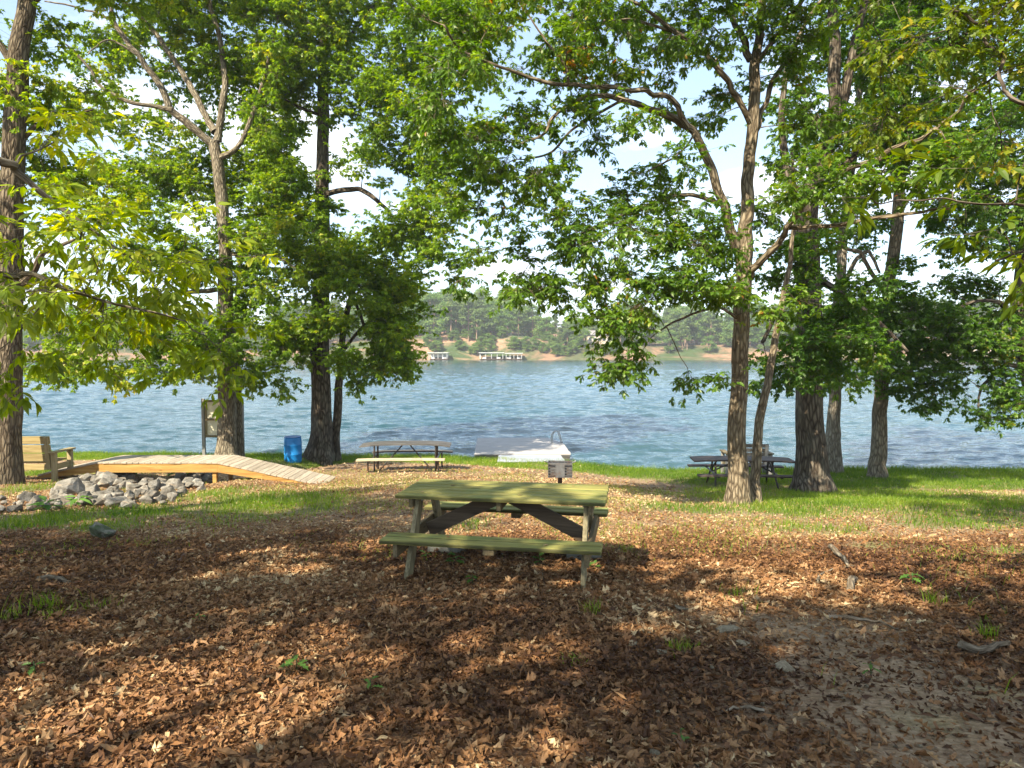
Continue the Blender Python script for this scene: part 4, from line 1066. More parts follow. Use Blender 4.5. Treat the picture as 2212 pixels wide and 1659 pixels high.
# ------------------------------------------------------------------ dark metal-framed picnic table on the right
p = PT(1602, 1050, 18.4); z0 = float(gz(p[0], 18.4)) - .01
t3 = thing('picnic_table', 'dark brown picnic table on a splayed metal frame, half hidden by the two-stemmed oak', 'picnic table', (p[0], 18.4, z0), R(-5.0), 'picnic tables')
bm = bmesh.new(); warped_planks(bm, [-.30, -.15, 0, .15, .30], 2.60, .745, .142, .03, .04); bmobj('tabletop', bm, M_BROWNX, t3)
for sg in (-1, 1):
    bm = bmesh.new(); warped_planks(bm, [sg * .78 - .065, sg * .78 + .065], 2.55, .435, .122, .015); bmobj('seat', bm, M_BROWNX, t3)
for sx in (-1, 1):
    for sy in (-1, 1):
        part_tubes('leg', M_DARKSTEEL, t3, [[(sx * .72, sy * .16, .725), (sx * .74, sy * .30, .45), (sx * .80, sy * .62, -.03)]], .026)
        part_tubes('top_brace', M_DARKSTEEL, t3, [[(sx * .72, sy * .30, .715), (sx * .76, sy * .10, .58), (sx * .78, 0, .40)]], .018)
    part_tubes('seat_bar', M_DARKSTEEL, t3, [[(sx * .78, -.90, .40), (sx * .78, .90, .40)]], .026)
    part_tubes('brace', M_DARKSTEEL, t3, [[(sx * .10, 0, .715), (sx * .76, 0, .41)]], .018)

# ------------------------------------------------------------------ benches facing the lake
def bench(x, y, L, label, boards, mx, my, mz, H=.98, rz=0.0):
    z0 = float(gz(x, y)) - .02
    b = thing('bench', label, 'bench', (x, y, z0), rz, 'wooden benches facing the lake')
    hb = H - .46
    n = boards; bw = (hb - .02 * (n - 1)) / n
    bm = bmesh.new()
    for k in range(n):
        zc = .47 + bw / 2 + k * (bw + .022)
        yy = .02 - .13 * (zc - .45)
        beam(bm, (-L / 2, yy, zc), (L / 2, yy, zc), .035, bw, up=(0, -.13, 1), bevel=.004)
    bmobj('backrest', bm, mx, b)
    bm = bmesh.new()
    for k in range(3): box(bm, (0, .13 + k * .165, .435 + .012 * k), (L, .155, .035), None, .004)
    bmobj('seat', bm, mx, b)
    bm = bmesh.new(); box(bm, (0, .04, .335), (L - .02, .035, .13), None, .004); bmobj('apron', bm, mx, b)
    for sx in (-1, 1):
        bm = bmesh.new(); beam(bm, (sx * (L / 2 - .06), -.004, .30), (sx * (L / 2 - .06), -.09, H + .0), .09, .045, up=(0, -1, 0), bevel=.004); bmobj('back_post', bm, mz, b)
        bm = bmesh.new(); box(bm, (sx * (L / 2 + .065), -.01, .325), (.10, .09, .67), None, .005); bmobj('leg', bm, mz, b)
        bm = bmesh.new(); box(bm, (sx * (L / 2 + .065), .56, .325), (.10, .09, .67), None, .005); bmobj('leg', bm, mz, b)
        bm = bmesh.new(); box(bm, (sx * (L / 2 + .065), .275, .335), (.045, .478, .13), None, .004); bmobj('side_rail', bm, my, b)
        bm = bmesh.new(); box(bm, (sx * (L / 2 + .065), .28, .680), (.15, .78, .036), None, .005); bmobj('armrest', bm, my, b)
    return b
p = PT(52, 1040, 15.75)
bench(p[0], 15.75, 1.28, 'wooden bench with three wide backrest boards beside the footbridge', 3, M_BENCHX, M_BENCHY, M_BENCHZ, 1.03)
p = PT(1617, 1030, 20.6)
bench(p[0], 20.6, 1.12, 'slatted wooden bench seen beyond the dark metal picnic table', 4, M_GREYX, M_TREATY, M_POSTZ, .95, R(-3))

# ------------------------------------------------------------------ footbridge
BY = 16.2
def bx_(u, d=BY): return (u - CX) / F * d
xL, xR = bx_(203), bx_(466)
zd = PT(300, 998, BY)[2]
xE, zE = bx_(698), PT(698, 1048, BY)[2]
xW, zW = bx_(75), PT(75, 1025, BY)[2]
bc = thing('footbridge', 'low wooden footbridge with ramped ends and honey-coloured side boards over the rocky ditch', 'footbridge', (xL, BY, float(gz(xL, BY))), 0)
ox, oy, oz = xL, BY, float(gz(xL, BY))
DW = 1.08
prof = [(xW, zW), (xL, zd), (xR, zd), (xE, zE)]
deckparts = []
for k in range(3):
    (x0, z0), (x1, z1) = prof[k], prof[k + 1]
    Ls = math.hypot(x1 - x0, z1 - z0)
    n = int(round(Ls / .142))
    bm = bmesh.new()
    ax = Vector((x1 - x0, 0, z1 - z0)).normalized(); up = Vector((-ax.z, 0, ax.x))
    M = Matrix((ax, Vector((0, 1, 0)), up)).transposed()
    for q in range(n):
        t = (q + .5) / n
        c = Vector((x0 + (x1 - x0) * t - ox, DW / 2 + random.uniform(-.008, .008), z0 + (z1 - z0) * t - oz)) - up * .018
        box(bm, c, (Ls / n - .010, DW + .05, .036), M, .004)
    bmobj('deck' if k == 1 else 'ramp_deck', bm, M_DECKY, bc)
    for side in (0, 1):
        bm = bmesh.new()
        hgt = .205
        y_ = .012 if side == 0 else DW - .012
        ya, yb = y_ - .02, y_ + .02
        # side board: its lower edge tapers to the ground at the ramp's end
        hs0, hs1 = (hgt, hgt)
        if k == 0: hs0 = .06
        if k == 2: hs1 = .05
        vs = []
        e = .0015
        for yy in (ya, yb):
            for (xx, zz, hh) in ((x0 + e, z0, hs0), (x1 - e, z1, hs1)):
                vs.append(bm.verts.new((xx - ox, yy, zz - oz - .038)))
                vs.append(bm.verts.new((xx - ox, yy, zz - oz - .038 - hh)))
        a0, a1, b0, b1, c0, c1, d0, d1 = vs
        for f in ((a0, b0, b1, a1), (c0, c1, d1, d0), (a0, a1, c1, c0), (b0, d0, d1, b1), (a0, c0, d0, b0), (a1, b1, d1, c1)): bm.faces.new(f)
        bmobj('side_board', bm, M_HONEYX, bc)
for xx in (xL + .12, xR - .10):
    for yy in (.085, DW - .085):
        bm = bmesh.new()
        zt = zd - .04 - oz; zb = float(gz(xx, BY + yy)) - .1 - oz
        box(bm, (xx - ox, yy, (zt + zb) / 2), (.09, .09, zt - zb), None, .005)
        bmobj('post', bm, M_HONEYX, bc)

# ------------------------------------------------------------------ sign board seen from behind
SY = 24.1
sx0, sx1 = (437 - CX) / F * SY, (521 - CX) / F * SY
ztop = PT(437, 861, SY)[2]
zg = float(gz((sx0 + sx1) / 2, SY))
sg = thing('sign_board', 'notice board on two grey posts seen from its plain back, behind the forked tree', 'sign', ((sx0 + sx1) / 2, SY, zg), 0)
hw = (sx1 - sx0) / 2; H_ = ztop - zg
for q in (-1, 1):
    bm = bmesh.new(); box(bm, (q * hw, 0, H_ / 2 - .05), (.10, .10, H_ + .10), None, .006); bmobj('post', bm, M_POSTZ, sg)
zp0, zp1 = PT(437, 945, SY)[2] - zg, H_ - .05
bm = bmesh.new(); box(bm, (0, .03, (zp0 + zp1) / 2), (2 * hw - .104, .02, zp1 - zp0), None, .002); bmobj('panel', bm, M_PANEL, sg)
for zz in (zp0 + .04, (zp0 + zp1) / 2 - .02, zp1 - .03):
    bm = bmesh.new(); box(bm, (0, -.003, zz), (2 * hw - .104, .04, .075), None, .004); bmobj('rail', bm, M_TREATY, sg)
for q in (-1, 1):
    bm = bmesh.new(); box(bm, (q * (hw - .085), -.005, (zp0 + zp1) / 2), (.06, .032, zp1 - zp0 - .2), None, .004); bmobj('stile', bm, M_TREATZ, sg)

# ------------------------------------------------------------------ blue barrel
def lathe(prof, sides=40):
    prof = np.asarray(prof, float)
    th = np.arange(sides) / sides * 2 * PI
    V = np.stack([prof[:, 0:1] * np.cos(th), prof[:, 0:1] * np.sin(th), np.repeat(prof[:, 1:2], sides, 1)], -1)
    n = len(prof)
    i = np.arange(n - 1)[:, None] * sides; j = np.arange(sides)[None]; j2 = (j + 1) % sides
    Q = np.stack([i + j, i + j2, i + sides + j2, i + sides + j], -1).reshape(-1, 4)
    return V.reshape(-1, 3), Q
BYY = 23.6
bxx = (630 - CX) / F * BYY
bz = float(gz(bxx, BYY)) - .02
br = thing('barrel', 'bright blue plastic barrel on the shore grass, left of the dark two-stemmed tree', 'barrel', (bxx, BYY, bz), 0)
V, Q = lathe([(.001, 0), (.255, 0), (.275, .02), (.285, .12), (.288, .26), (.296, .275), (.296, .30), (.290, .315), (.292, .45), (.290, .58), (.296, .595), (.296, .62), (.288, .635), (.284, .78), (.272, .845), (.262, .858)])
mk('body', V, quads=Q, mat=M_BLUE, parent=br, smooth=True)
V, Q = lathe([(.262, .854), (.280, .856), (.283, .872), (.276, .884), (.262, .884), (.256, .868), (.001, .862)])
mk('rim', V, quads=Q, mat=M_BLUEDK, parent=br, smooth=True)

# ------------------------------------------------------------------ grill on a post
GY = 13.0
gp = PT(1210, 1012, GY); gzz = float(gz(gp[0], GY))
gr = thing('grill', 'grey steel park grill on a rusty post behind the green picnic table', 'grill', (gp[0], GY, gzz), R(-4))
part_tubes('post', M_RUST, gr, [[(0, 0, -.1), (0, 0, PT(1210, 1029, GY)[2] - gzz)]], .042, 14)
zb, zt = PT(1210, 1028, GY)[2] - gzz, PT(1210, 997, GY)[2] - gzz
wv = .225; dv = .19; th = .008
bm = bmesh.new()
box(bm, (0, 0, zb + th / 2), (2 * wv, 2 * dv, th), None, .001)
for q in (-1, 1): box(bm, (q * (wv - th / 2), 0, (zb + zt) / 2 + .012), (th, 2 * dv, zt - zb - .01), None, .001)
box(bm, (0, -dv + .004, (zb + zt) / 2 + .004), (.17, th, zt - zb - .016), None, .001)
box(bm, (0, -dv + .004, zt - .012), (2 * wv - .02, th * 1.02, .03), None, .001)
for q in (-1, 1):
    for k in range(4):
        beam(bm, (q * .085, -dv + .004, zb + .035 + k * .052), (q * (wv - .012), -dv + .004, zb + .035 + k * .052), th * .9, .022, up=(0, -.35, 1), bevel=0)
    box(bm, (q * .150, -dv + .060, (zb + zt) / 2), (.13, .004, zt - zb - .03), None, 0)
box(bm, (0, dv - th / 2, (zb + zt) / 2), (2 * wv - .018, th, zt - zb - .02), None, .001)
bmobj('firebox', bm, M_GRILL, gr)
bm = bmesh.new()
for k in range(15): box(bm, (-wv + .03 + k * (2 * wv - .06) / 14, .02, zt - .03), (.010, 2 * dv - .06, .010), None, 0)
bmobj('grate', bm, M_DARKSTEEL, gr)
for q in (-1, 1):
    part_tubes('grate_handle', M_STEEL, gr, [[(q * (wv + .001), -.04, zt - .01), (q * (wv + .045), -.06, zt + .005), (q * (wv + .06), -.09, zt + .03)]], .012, 8)

# ------------------------------------------------------------------ floating dock with gangway and ladder
zdk = .45
A = PT(1032, 946, 29.0); Bv = PT(1189, 946.5, 29.0)
dc = thing('floating_dock', 'flat silver-grey swimming dock floating just off the shore', 'dock', (0.3, 26.8, 0.0), R(1.5))
x0, x1 = -1.68, 1.72
bm = bmesh.new()
n = 30; y0, y1 = -2.35, 2.25
for k in range(n):
    yc = y0 + (k + .5) * (y1 - y0) / n
    cut = max(0.0, (yc - 0.6) * .30)
    box(bm, ((x0 + x1 - cut) / 2 + random.uniform(-.012, .012), yc, zdk - .02), (x1 - x0 - cut, (y1 - y0) / n - .010, .036), None, .003)
bmobj('deck', bm, M_GREYY, dc)
bm = bmesh.new()
box(bm, (0, y0 + .03, zdk - .13), (x1 - x0 - .04, .05, .175), None, .004); box(bm, (0, y1 - .06, zdk - .13), (x1 - x0 - 1.1, .05, .175), None, .004)
for q in (x0 + .05, -.6, .5): box(bm, (q, 0, zdk - .13), (.05, y1 - y0 - .2, .170), None, .004)
bmobj('frame', bm, M_GREYX, dc)
for q in (-1.2, 1.15):
    for yy in (-1.7, 1.2):
        bm = bmesh.new(); box(bm, (q, yy, .04), (.75, 1.0, .40), None, .05); bmobj('float', bm, M_FLOAT, dc)
lx, ly = 1.30, 0.55
ld = part_tubes('ladder', M_STEEL, dc, [[(lx + q * .19 - .02, ly, -.8), (lx + q * .19 - .02, ly, zdk + .25)] + [(lx + q * .19 - .02 + .19 * (1 - math.cos(a)), ly - .06 * math.sin(a) * 0, zdk + .25 + .22 * math.sin(a)) for a in np.linspace(.3, PI * .62, 6)] + [(lx + q * .19 + .36, ly - .02, zdk + .05), (lx + q * .19 + .37, ly - .02, zdk - .02)] for q in (-.14, .14)], .02, 8)
for zz in (zdk + .02, zdk - .2, zdk - .45): part_tubes('rung', M_STEEL, ld, [[(lx - .046, ly, zz), (lx + .007, ly, zz)]], .015, 8)

gw = thing('gangway', 'blue-grey plank gangway leading from the grass bank to the swimming dock', 'gangway', (0.62, 23.2, 0.3), 0)
bm = bmesh.new()
for k in range(9):
    yc = -1.05 + k * .235
    zz = .28 - .115 * (k / 8.0) - .02
    box(bm, (random.uniform(-.015, .015), yc, zz), (2.15, .222, .034), None, .003)
bmobj('deck', bm, M_GANGX, gw)
for q in (-1, 1):
    bm = bmesh.new(); beam(bm, (q * .95, -1.12, .165), (q * .95, .92, .055), .05, .12, bevel=.003); bmobj('stringer', bm, M_GREYX, gw)

# ------------------------------------------------------------------ rocks
def rock_mat(name, c0, c1, c2, moss=0.0):
    m, nt, out = nmat(name)
    tc = nd(nt, 'ShaderNodeTexCoord'); oi = nd(nt, 'ShaderNodeObjectInfo')
    off = nd(nt, 'ShaderNodeCombineXYZ', {0: math_n(nt, 'MULTIPLY', oi.outputs['Random'], 31.0), 1: math_n(nt, 'MULTIPLY', oi.outputs['Random'], 77.0), 2: 0.0})
    v = nd(nt, 'ShaderNodeVectorMath', {0: tc.outputs['Object'], 1: off.outputs[0]}, operation='ADD').outputs[0]
    n1 = noise(nt, v, 2.4, 7, 0.65, .8); n2 = noise(nt, v, 16, 5, 0.7)
    wv_ = noise(nt, mapping(nt, v, (1.5, 1.5, 9)), 1.0, 4, .6, .6)
    col = ramp(nt, n1, [(0.3, c0), (0.52, c1), (0.72, c2)])
    col = mix(nt, ramp(nt, wv_, [(.55, 0), (.66, .55)]), col, (.50, .38, .26))
    col = mix(nt, 1.0, col, ramp(nt, n2, [(.3, .6), (.6, 1.0)]), 'MULTIPLY')
    col = mix(nt, 1.0, col, ramp(nt, oi.outputs['Random'], [(0, .62), (1, 1.05)]), 'MULTIPLY')
    if moss:
        col = mix(nt, ramp(nt, n1, [(.42, moss), (.6, 0)]), col, (.06, .085, .03))
    finish(nt, out, col, .92, math_n(nt, 'ADD', n1, math_n(nt, 'MULTIPLY', n2, .5)), .7, .05, .15)
    return m
M_ROCK = rock_mat('grey_quarry_stone', (.12, .108, .087), (.24, .222, .188), (.42, .40, .36))
M_ROCKD = rock_mat('dark_mossy_stone', (.07, .07, .06), (.15, .145, .12), (.27, .26, .22), .8)

def rock_mesh(seed, flat=.7):
    r = np.random.default_rng(seed)
    bm = bmesh.new()
    P = r.normal(size=(15, 3)); P /= np.linalg.norm(P, axis=1)[:, None]
    P *= r.uniform(.82, 1.08, (15, 1)) * np.array([.5, .42, .5 * flat])
    for p in P: bm.verts.new(p)
    res = bmesh.ops.convex_hull(bm, input=bm.verts)
    bmesh.ops.delete(bm, geom=[g for g in res['geom_interior'] if isinstance(g, bmesh.types.BMVert)], context='VERTS')
    bmesh.ops.dissolve_limit(bm, angle_limit=R(14), verts=bm.verts, edges=bm.edges)
    bmesh.ops.bevel(bm, geom=list(bm.edges), offset=.035, segments=2, affect='EDGES', profile=.6)
    bmesh.ops.triangulate(bm, faces=bm.faces)
    bmesh.ops.subdivide_edges(bm, edges=[e for e in bm.edges if e.calc_length() > .14], cuts=1, use_grid_fill=True)
    bmesh.ops.triangulate(bm, faces=bm.faces)
    for v in bm.verts:
        c = v.co
        k = float(vnoise(c.x * 5 + seed, c.y * 5, c.z * 5, seed)) - .5
        k2 = float(vnoise(c.x * 14 + seed, c.y * 14, c.z * 14, seed)) - .5
        v.co = c * (1 + .16 * k + .06 * k2)
    bmesh.ops.recalc_face_normals(bm, faces=bm.faces)
    me = bpy.data.meshes.new('rock'); bm.to_mesh(me); bm.free()
    return me
M_STONE = rock_mat('buff_field_stone', (.16, .125, .08), (.33, .27, .18), (.50, .43, .31))
STONES = [rock_mesh(400 + k, .6) for k in range(4)]
for me in STONES: me.materials.append(M_STONE)
ROCKS = [rock_mesh(200 + k, .62 + .09 * (k % 4)) for k in range(9)]
for me in ROCKS: me.materials.append(M_ROCK)
ROCKD = [rock_mesh(300 + k, .8) for k in range(2)]
for me in ROCKD: me.materials.append(M_ROCKD)

RR = np.random.default_rng(77)
def put_rock(u, v, wpx, name, label, cat, group, mesh=None, sink=.22, hpx=None, lift=0.0):
    """u, v: middle of the rock in the picture, wpx its width there"""
    h = (hpx or wpx * .66)
    b = G(u, v + h * .42)
    s = wpx * b[1] / F * (1.04 if name == 'rock' else 1.0)
    me = mesh or ROCKS[int(RR.integers(len(ROCKS)))]
    o = link(bpy.data.objects.new(name, me))
    k = (h / wpx) / .66
    o.scale = (s * RR.uniform(.98, 1.12), s * RR.uniform(.85, 1.1), s * k * RR.uniform(.9, 1.1))
    o.rotation_euler = (RR.uniform(-.25, .25), RR.uniform(-.25, .25), RR.uniform(0, 6.28))
    o.location = (b[0], b[1] + s * .15, b[2] + s * k * (.33 - sink * .5) + lift)
    return tag(o, label, cat, group)

PILE = 'grey rocks piled along the ditch by the footbridge'
BIG = [
    (269, 1021, 42, 'pale rounded boulder tucked under the front edge of the footbridge, topmost of the left heap'),
    (229, 1038, 48, 'long pale grey boulder sloping down just below the left post of the footbridge'),
    (146, 1053, 54, 'broad dark-shaded boulder in front of the wooden bench, largest at the back of the pile'),
    (177, 1080, 44, 'big blocky grey boulder with a flat bright top at the front of the rock pile'),
    (73, 1090, 46, 'wide pale boulder with a pointed top near the left end of the rock pile'),
    (402, 1021, 46, 'long sunlit boulder under the footbridge, largest of the right heap'),
    (448, 1024, 30, 'whitish boulder at the right end of the heap beside the footbridge ramp'),
    (337, 1076, 32, 'dark rounded boulder at the front right corner of the rock pile'),
    (248, 1084, 46, 'low flat sandy-coloured boulder on the front edge of the rock pile'),
    (433, 1055, 22, 'small grey stone lying apart in the grass right of the rock pile'),
    (29, 1097, 34, 'flat white stone at the far left end of the rock pile'),
    (375, 1047, 36, 'greenish-grey boulder at the right edge of the rock pile, just above the grass'),
]
for u, v, wpx, lb in BIG:
    put_rock(u, v, wpx * 1.08, 'rock', lb, 'rock', PILE)
MED = [(279, 1034, 30), (198, 1059, 40), (240, 1057, 30), (210, 1078, 30), (248, 1070, 36), (277, 1073, 28), (287, 1055, 34), (308, 1059, 36), (315, 1080, 36),
       (362, 1065, 36), (385, 1067, 24), (396, 1047, 26), (431, 1019, 32), (350, 1050, 26), (98, 1092, 24), (123, 1092, 28), (146, 1084, 26), (56, 1075, 36), (129, 1078, 28),
       (87, 1080, 26), (116, 1067, 30), (133, 1067, 28), (187, 1044, 30), (204, 1046, 24), (262, 1046, 24), (246, 1028, 28), (-5, 1100, 30), (330, 1062, 26)]
POLY = [(95, 1066), (150, 1036), (235, 1024), (268, 1012), (330, 1042), (380, 1030), (432, 1012), (456, 1024), (440, 1046), (400, 1066), (350, 1088), (300, 1092), (180, 1094), (140, 1082)]
def inpoly(u, v):
    c = False
    for (x0, y0), (x1, y1) in zip(POLY, POLY[1:] + POLY[:1]):
        if (y0 > v) != (y1 > v) and u < (x1 - x0) * (v - y0) / (y1 - y0) + x0: c = not c
    return c
MED2, SMALLR = [], []
while len(MED2) < 80:
    u, v = RR.uniform(95, 456), RR.uniform(1012, 1094)
    if inpoly(u, v): MED2.append((u, v, RR.uniform(20, 38)))
while len(SMALLR) < 60:
    u, v = RR.uniform(95, 456), RR.uniform(1012, 1096)
    if RR.random() < .4: u, v = RR.uniform(-10, 150), RR.uniform(1074, 1102)
    elif not inpoly(u, v): continue
    SMALLR.append((u, v, RR.uniform(10, 22)))
for u, v, wpx in MED2:
    k = math.exp(-((u - 250) / 110) ** 2 - ((v - 1058) / 24) ** 2)
    put_rock(u, v, wpx, 'rock', 'middling grey angular rock in the pile between the footbridge and the sunny grass', 'rock', PILE + ', middling ones', lift=RR.uniform(0, .10) * k)
for u, v, wpx in MED:
    put_rock(u, v, wpx * 1.08, 'rock', 'middling grey angular rock in the pile between the footbridge and the sunny grass', 'rock', PILE + ', middling ones')
for u, v, wpx in SMALLR:
    put_rock(u, v, wpx, 'rock', 'small grey stone filling a gap in the rock pile by the footbridge', 'rock', PILE + ', small filler stones', lift=.01)
put_rock(214, 1148, 66, 'rock', 'dark mossy boulder alone on the ground in front of the rock pile', 'rock', None, ROCKD[0], hpx=40)
STN = [(1478, 1317, 46, 'flat buff stone in the leaf litter right of the green picnic table leg'), (1575, 1360, 60, 'broad greyish half-buried stone with an ochre top, largest of the stones on the right'),
       (1368, 1397, 42, 'pale grey oval stone in the leaf litter, left of the brown pointed one'), (1428, 1412, 42, 'brown pointed stone beside a tuft of grass in the leaf litter'),
       (1698, 1445, 50, 'pale cream stone with a rounded top alone in the leaf litter on the right'), (1610, 1392, 44, 'slender pale stone lying just below the broad half-buried one'),
       (1416, 1640, 42, 'grey-green flat stone at the bottom edge of the view'), (1500, 1455, 30, 'small buff stone on the bare trodden patch'), (330, 1300 + 38, 34, 'pale flat stone in the sunlit leaf litter on the left'),
       (450, 1178, 26, 'small round stone at the edge of the sunlit ground on the left'), (1660, 1132, 22, 'small brown stone in the sunlit stripe in front of the dark oak')]
for u, v, wpx, lb in STN:
    put_rock(u, v, wpx, 'stone', lb, 'stone', None, STONES[int(RR.integers(4))], sink=.30, hpx=wpx * .42)
for k in range(40):
    u, v = RR.uniform(1300, 2150), RR.uniform(1400, 1655)
    put_rock(u, v, RR.uniform(7, 15), 'pebble', 'tiny pale pebble strewn on the bare trodden soil at the lower right', 'pebble', 'pebbles on the trodden soil', STONES[int(RR.integers(4))], sink=.1)

# ------------------------------------------------------------------ fallen sticks
M_STICK = bark_mat('fallen_stick', (.10, .075, .05), (.23, .185, .13), (.38, .33, .25), .3)
def stick(pts, r0, label, r1=None):
    P = []
    for u, v in pts:
        g = G(u, v); P.append(g + np.array([0, 0, r0 * .8 + .015]))
    Q = catmull(np.array(P), 5)
    Q[:, 2] += (vnoise(np.arange(len(Q)) * .7, 3.3, 0, len(P)) - .4) * .03
    tb = Tubes(); tb.add(Q, np.linspace(r0, r1 or r0 * .5, len(Q)), 8, lump=.15, seed=len(pts))
    c = Q.mean(axis=0)
    o = tb.build('fallen_branch', M_STICK, None, c)
    return tag(o, label, 'fallen branch')
stick([(1795, 1190), (1808, 1205), (1822, 1217), (1832, 1235)], .035, 'short thick grey branch piece on the shaded ground in front of the dark oak')
stick([(1845, 1262), (1838, 1270), (1836, 1285)], .035, 'stubby curved grey branch end lying upright among the leaves', .03)
stick([(1765, 1262), (1775, 1248), (1800, 1238), (1860, 1226)], .014, 'thin crooked dark twig beside the stubby branch end')
stick([(1790, 1340), (1850, 1345), (1900, 1358), (1940, 1372)], .014, 'long thin pale stick lying across the leaf litter on the right')
stick([(2075, 1412), (2110, 1420), (2150, 1412), (2178, 1404)], .03, 'whitish sunlit branch piece near the right edge')
stick([(80, 1262), (120, 1260), (150, 1268)], .03, 'grey branch piece above the grass tufts on the left')
stick([(1276, 1292), (1272, 1305), (1282, 1322), (1294, 1330)], .006, 'thin curved pale root at the foot of the right front table leg', .004)
stick([(1650, 1545), (1600, 1540), (1560, 1552)], .010, 'thin brown twig on the bare soil at the lower right')
stick([(1170, 1232), (1176, 1270), (1182, 1312)], .005, 'straight thin dry stem in the shade under the green picnic table', .003)

# ------------------------------------------------------------------ leaf litter
m_lit, nt, out = nmat('dry_leaf')
at = nd(nt, 'ShaderNodeAttribute', attribute_name='tint')
tc = nd(nt, 'ShaderNodeTexCoord')
nn_ = noise(nt, tc.outputs['Object'], 55, 3, .6)
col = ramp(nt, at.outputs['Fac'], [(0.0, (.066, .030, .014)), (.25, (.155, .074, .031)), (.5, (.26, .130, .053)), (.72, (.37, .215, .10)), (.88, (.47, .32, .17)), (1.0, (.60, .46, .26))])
col = mix(nt, 1.0, col, ramp(nt, nn_, [(.3, .62), (.62, 1.0)]), 'MULTIPLY')
d_ = nd(nt, 'ShaderNodeBsdfPrincipled', {'Base Color': col, 'Roughness': .55, 'Specular IOR Level': .22})
t_ = nd(nt, 'ShaderNodeBsdfTranslucent', {'Color': col})
mx = nd(nt, 'ShaderNodeMixShader', {0: .16, 1: d_.outputs[0], 2: t_.outputs[0]})
nt.links.new(mx.outputs[0], out.inputs[0])

def scatter(dens, y0, y1, mask, rng):
    n = int(dens * (0.80 * (y1 ** 2 - y0 ** 2) + 1.6 * (y1 - y0)))
    y = np.sqrt(rng.uniform(y0 ** 2, y1 ** 2, n))
    x = rng.uniform(-1, 1, n) * (.80 * y + .8)
    k = rng.random(n) < mask(x, y)
    return x[k], y[k]
LR = np.random.default_rng(5)
parts = []
for kind, dens, y0, y1, L0, L1, lift in [('oak', 520, 2.2, 7.5, .035, .10, .030), ('lobed', 420, 2.2, 7.5, .03, .075, .034), ('lance', 260, 2.2, 9, .04, .10, .034), ('oak', 330, 7.5, 11.5, .035, .078, .020), ('lobed', 280, 11.5, 17.5, .035, .07, .016), ('chip', 1500, 2.3, 9.5, .012, .045, .028), ('lobed', 110, 17.5, 23, .05, .10, .016), ('chip', 300, 9.5, 17, .03, .06, .012)]:
    x, y = scatter(dens, y0, y1, (lambda a, b: litter_mask(a, b) + .04) if kind != 'chip' else (lambda a, b: np.clip(litter_mask(a, b) + .38, 0, 1) * (1 - .8 * grass_mask(a, b))), LR)
    n = len(x)
    pile = LR.random(n) ** 1.3 * lift * np.clip(litter_mask(x, y), .2, 1)
    P = np.stack([x, y, gz(x, y) + .006 + pile], -1)
    az = LR.uniform(0, 2 * PI, n)
    A = np.stack([np.cos(az), np.sin(az), LR.normal(size=n) * .24], -1)
    N = np.stack([LR.normal(size=n) * .42, LR.normal(size=n) * .42 - .09, np.ones(n)], -1)
    L = LR.uniform(L0, L1, n)
    P = P - A * (L * .5)[:, None]
    P[:, 2] = np.maximum(P[:, 2], gz(P[:, 0], P[:, 1]) + .004)
    V, T, ow = place_leaves(kind, P, A, N, L, DRY_VARS)
    patchy = fbm(x * .8, y * .8, 0, 71)
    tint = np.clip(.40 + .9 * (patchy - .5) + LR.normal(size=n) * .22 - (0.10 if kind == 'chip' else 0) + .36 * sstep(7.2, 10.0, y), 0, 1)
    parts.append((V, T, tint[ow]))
tp = [t2w(a, b) + (tz + zz,) for a, b, zz in [(-.55, .12, .768), (.2, -.25, .768), (.62, .30, .768), (-.1, .33, .768), (.5, -.72, .446), (-.4, -.66, .446), (-.75, -.3, .768), (.05, .70, .446)]]
n = len(tp); az = LR.uniform(0, 6.28, n)
V, T, ow = place_leaves('lobed', np.array(tp), np.stack([np.cos(az), np.sin(az), 0 * az], -1), np.tile([0, 0, 1.0], (n, 1)), LR.uniform(.04, .08, n), [(.2, .0, .1, .02, .8)])
parts.append((V, T, LR.uniform(.3, .9, n)[ow]))
Vs, Ts, Tn, off = [], [], [], 0
for V, T, t in parts:
    Vs.append(V); Ts.append(T + off); Tn.append(t); off += len(V)
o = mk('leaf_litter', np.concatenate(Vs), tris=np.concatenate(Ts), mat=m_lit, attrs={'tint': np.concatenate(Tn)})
tag(o, 'brown fallen leaves covering the ground', 'leaf litter', None, 'stuff')
print('litter tris', sum(len(t) for t in Ts))

# ------------------------------------------------------------------ grass
M_GRASS = leaf_mat('grass_blade', [(0.0, (.045, .105, .010)), (.4, (.11, .20, .014)), (.75, (.20, .28, .025)), (1.0, (.36, .34, .10))], .42, .05, 1.5)
def blades(x, y, h, wd, rng, lean=.35):
    n = len(x)
    P = np.stack([x, y, gz(x, y) - .004], -1)
    az = rng.uniform(0, 2 * PI, n)
    wv = np.stack([np.cos(az), np.sin(az), np.zeros(n)], -1)
    la = rng.uniform(0, 2 * PI, n)
    ln = np.stack([np.cos(la), np.sin(la), np.zeros(n)], -1) * (lean * rng.uniform(.2, 1.6, n) * h)[:, None]
    up = np.array([0, 0, 1.0])
    V = np.zeros((n, 5, 3))
    V[:, 0] = P - wv * wd[:, None]; V[:, 1] = P + wv * wd[:, None]
    m = P + up * (h * .55)[:, None] + ln * .35
    V[:, 2] = m + wv * (wd * .75)[:, None]; V[:, 3] = m - wv * (wd * .75)[:, None]
    V[:, 4] = P + up * (h * .93)[:, None] + ln
    T = np.array([[0, 1, 2], [0, 2, 3], [3, 2, 4]])
    T = (T[None] + np.arange(n)[:, None, None] * 5).reshape(-1, 3)
    return V.reshape(-1, 3), T, np.repeat(np.arange(n), 5)
GR = np.random.default_rng(9)
gp_ = []
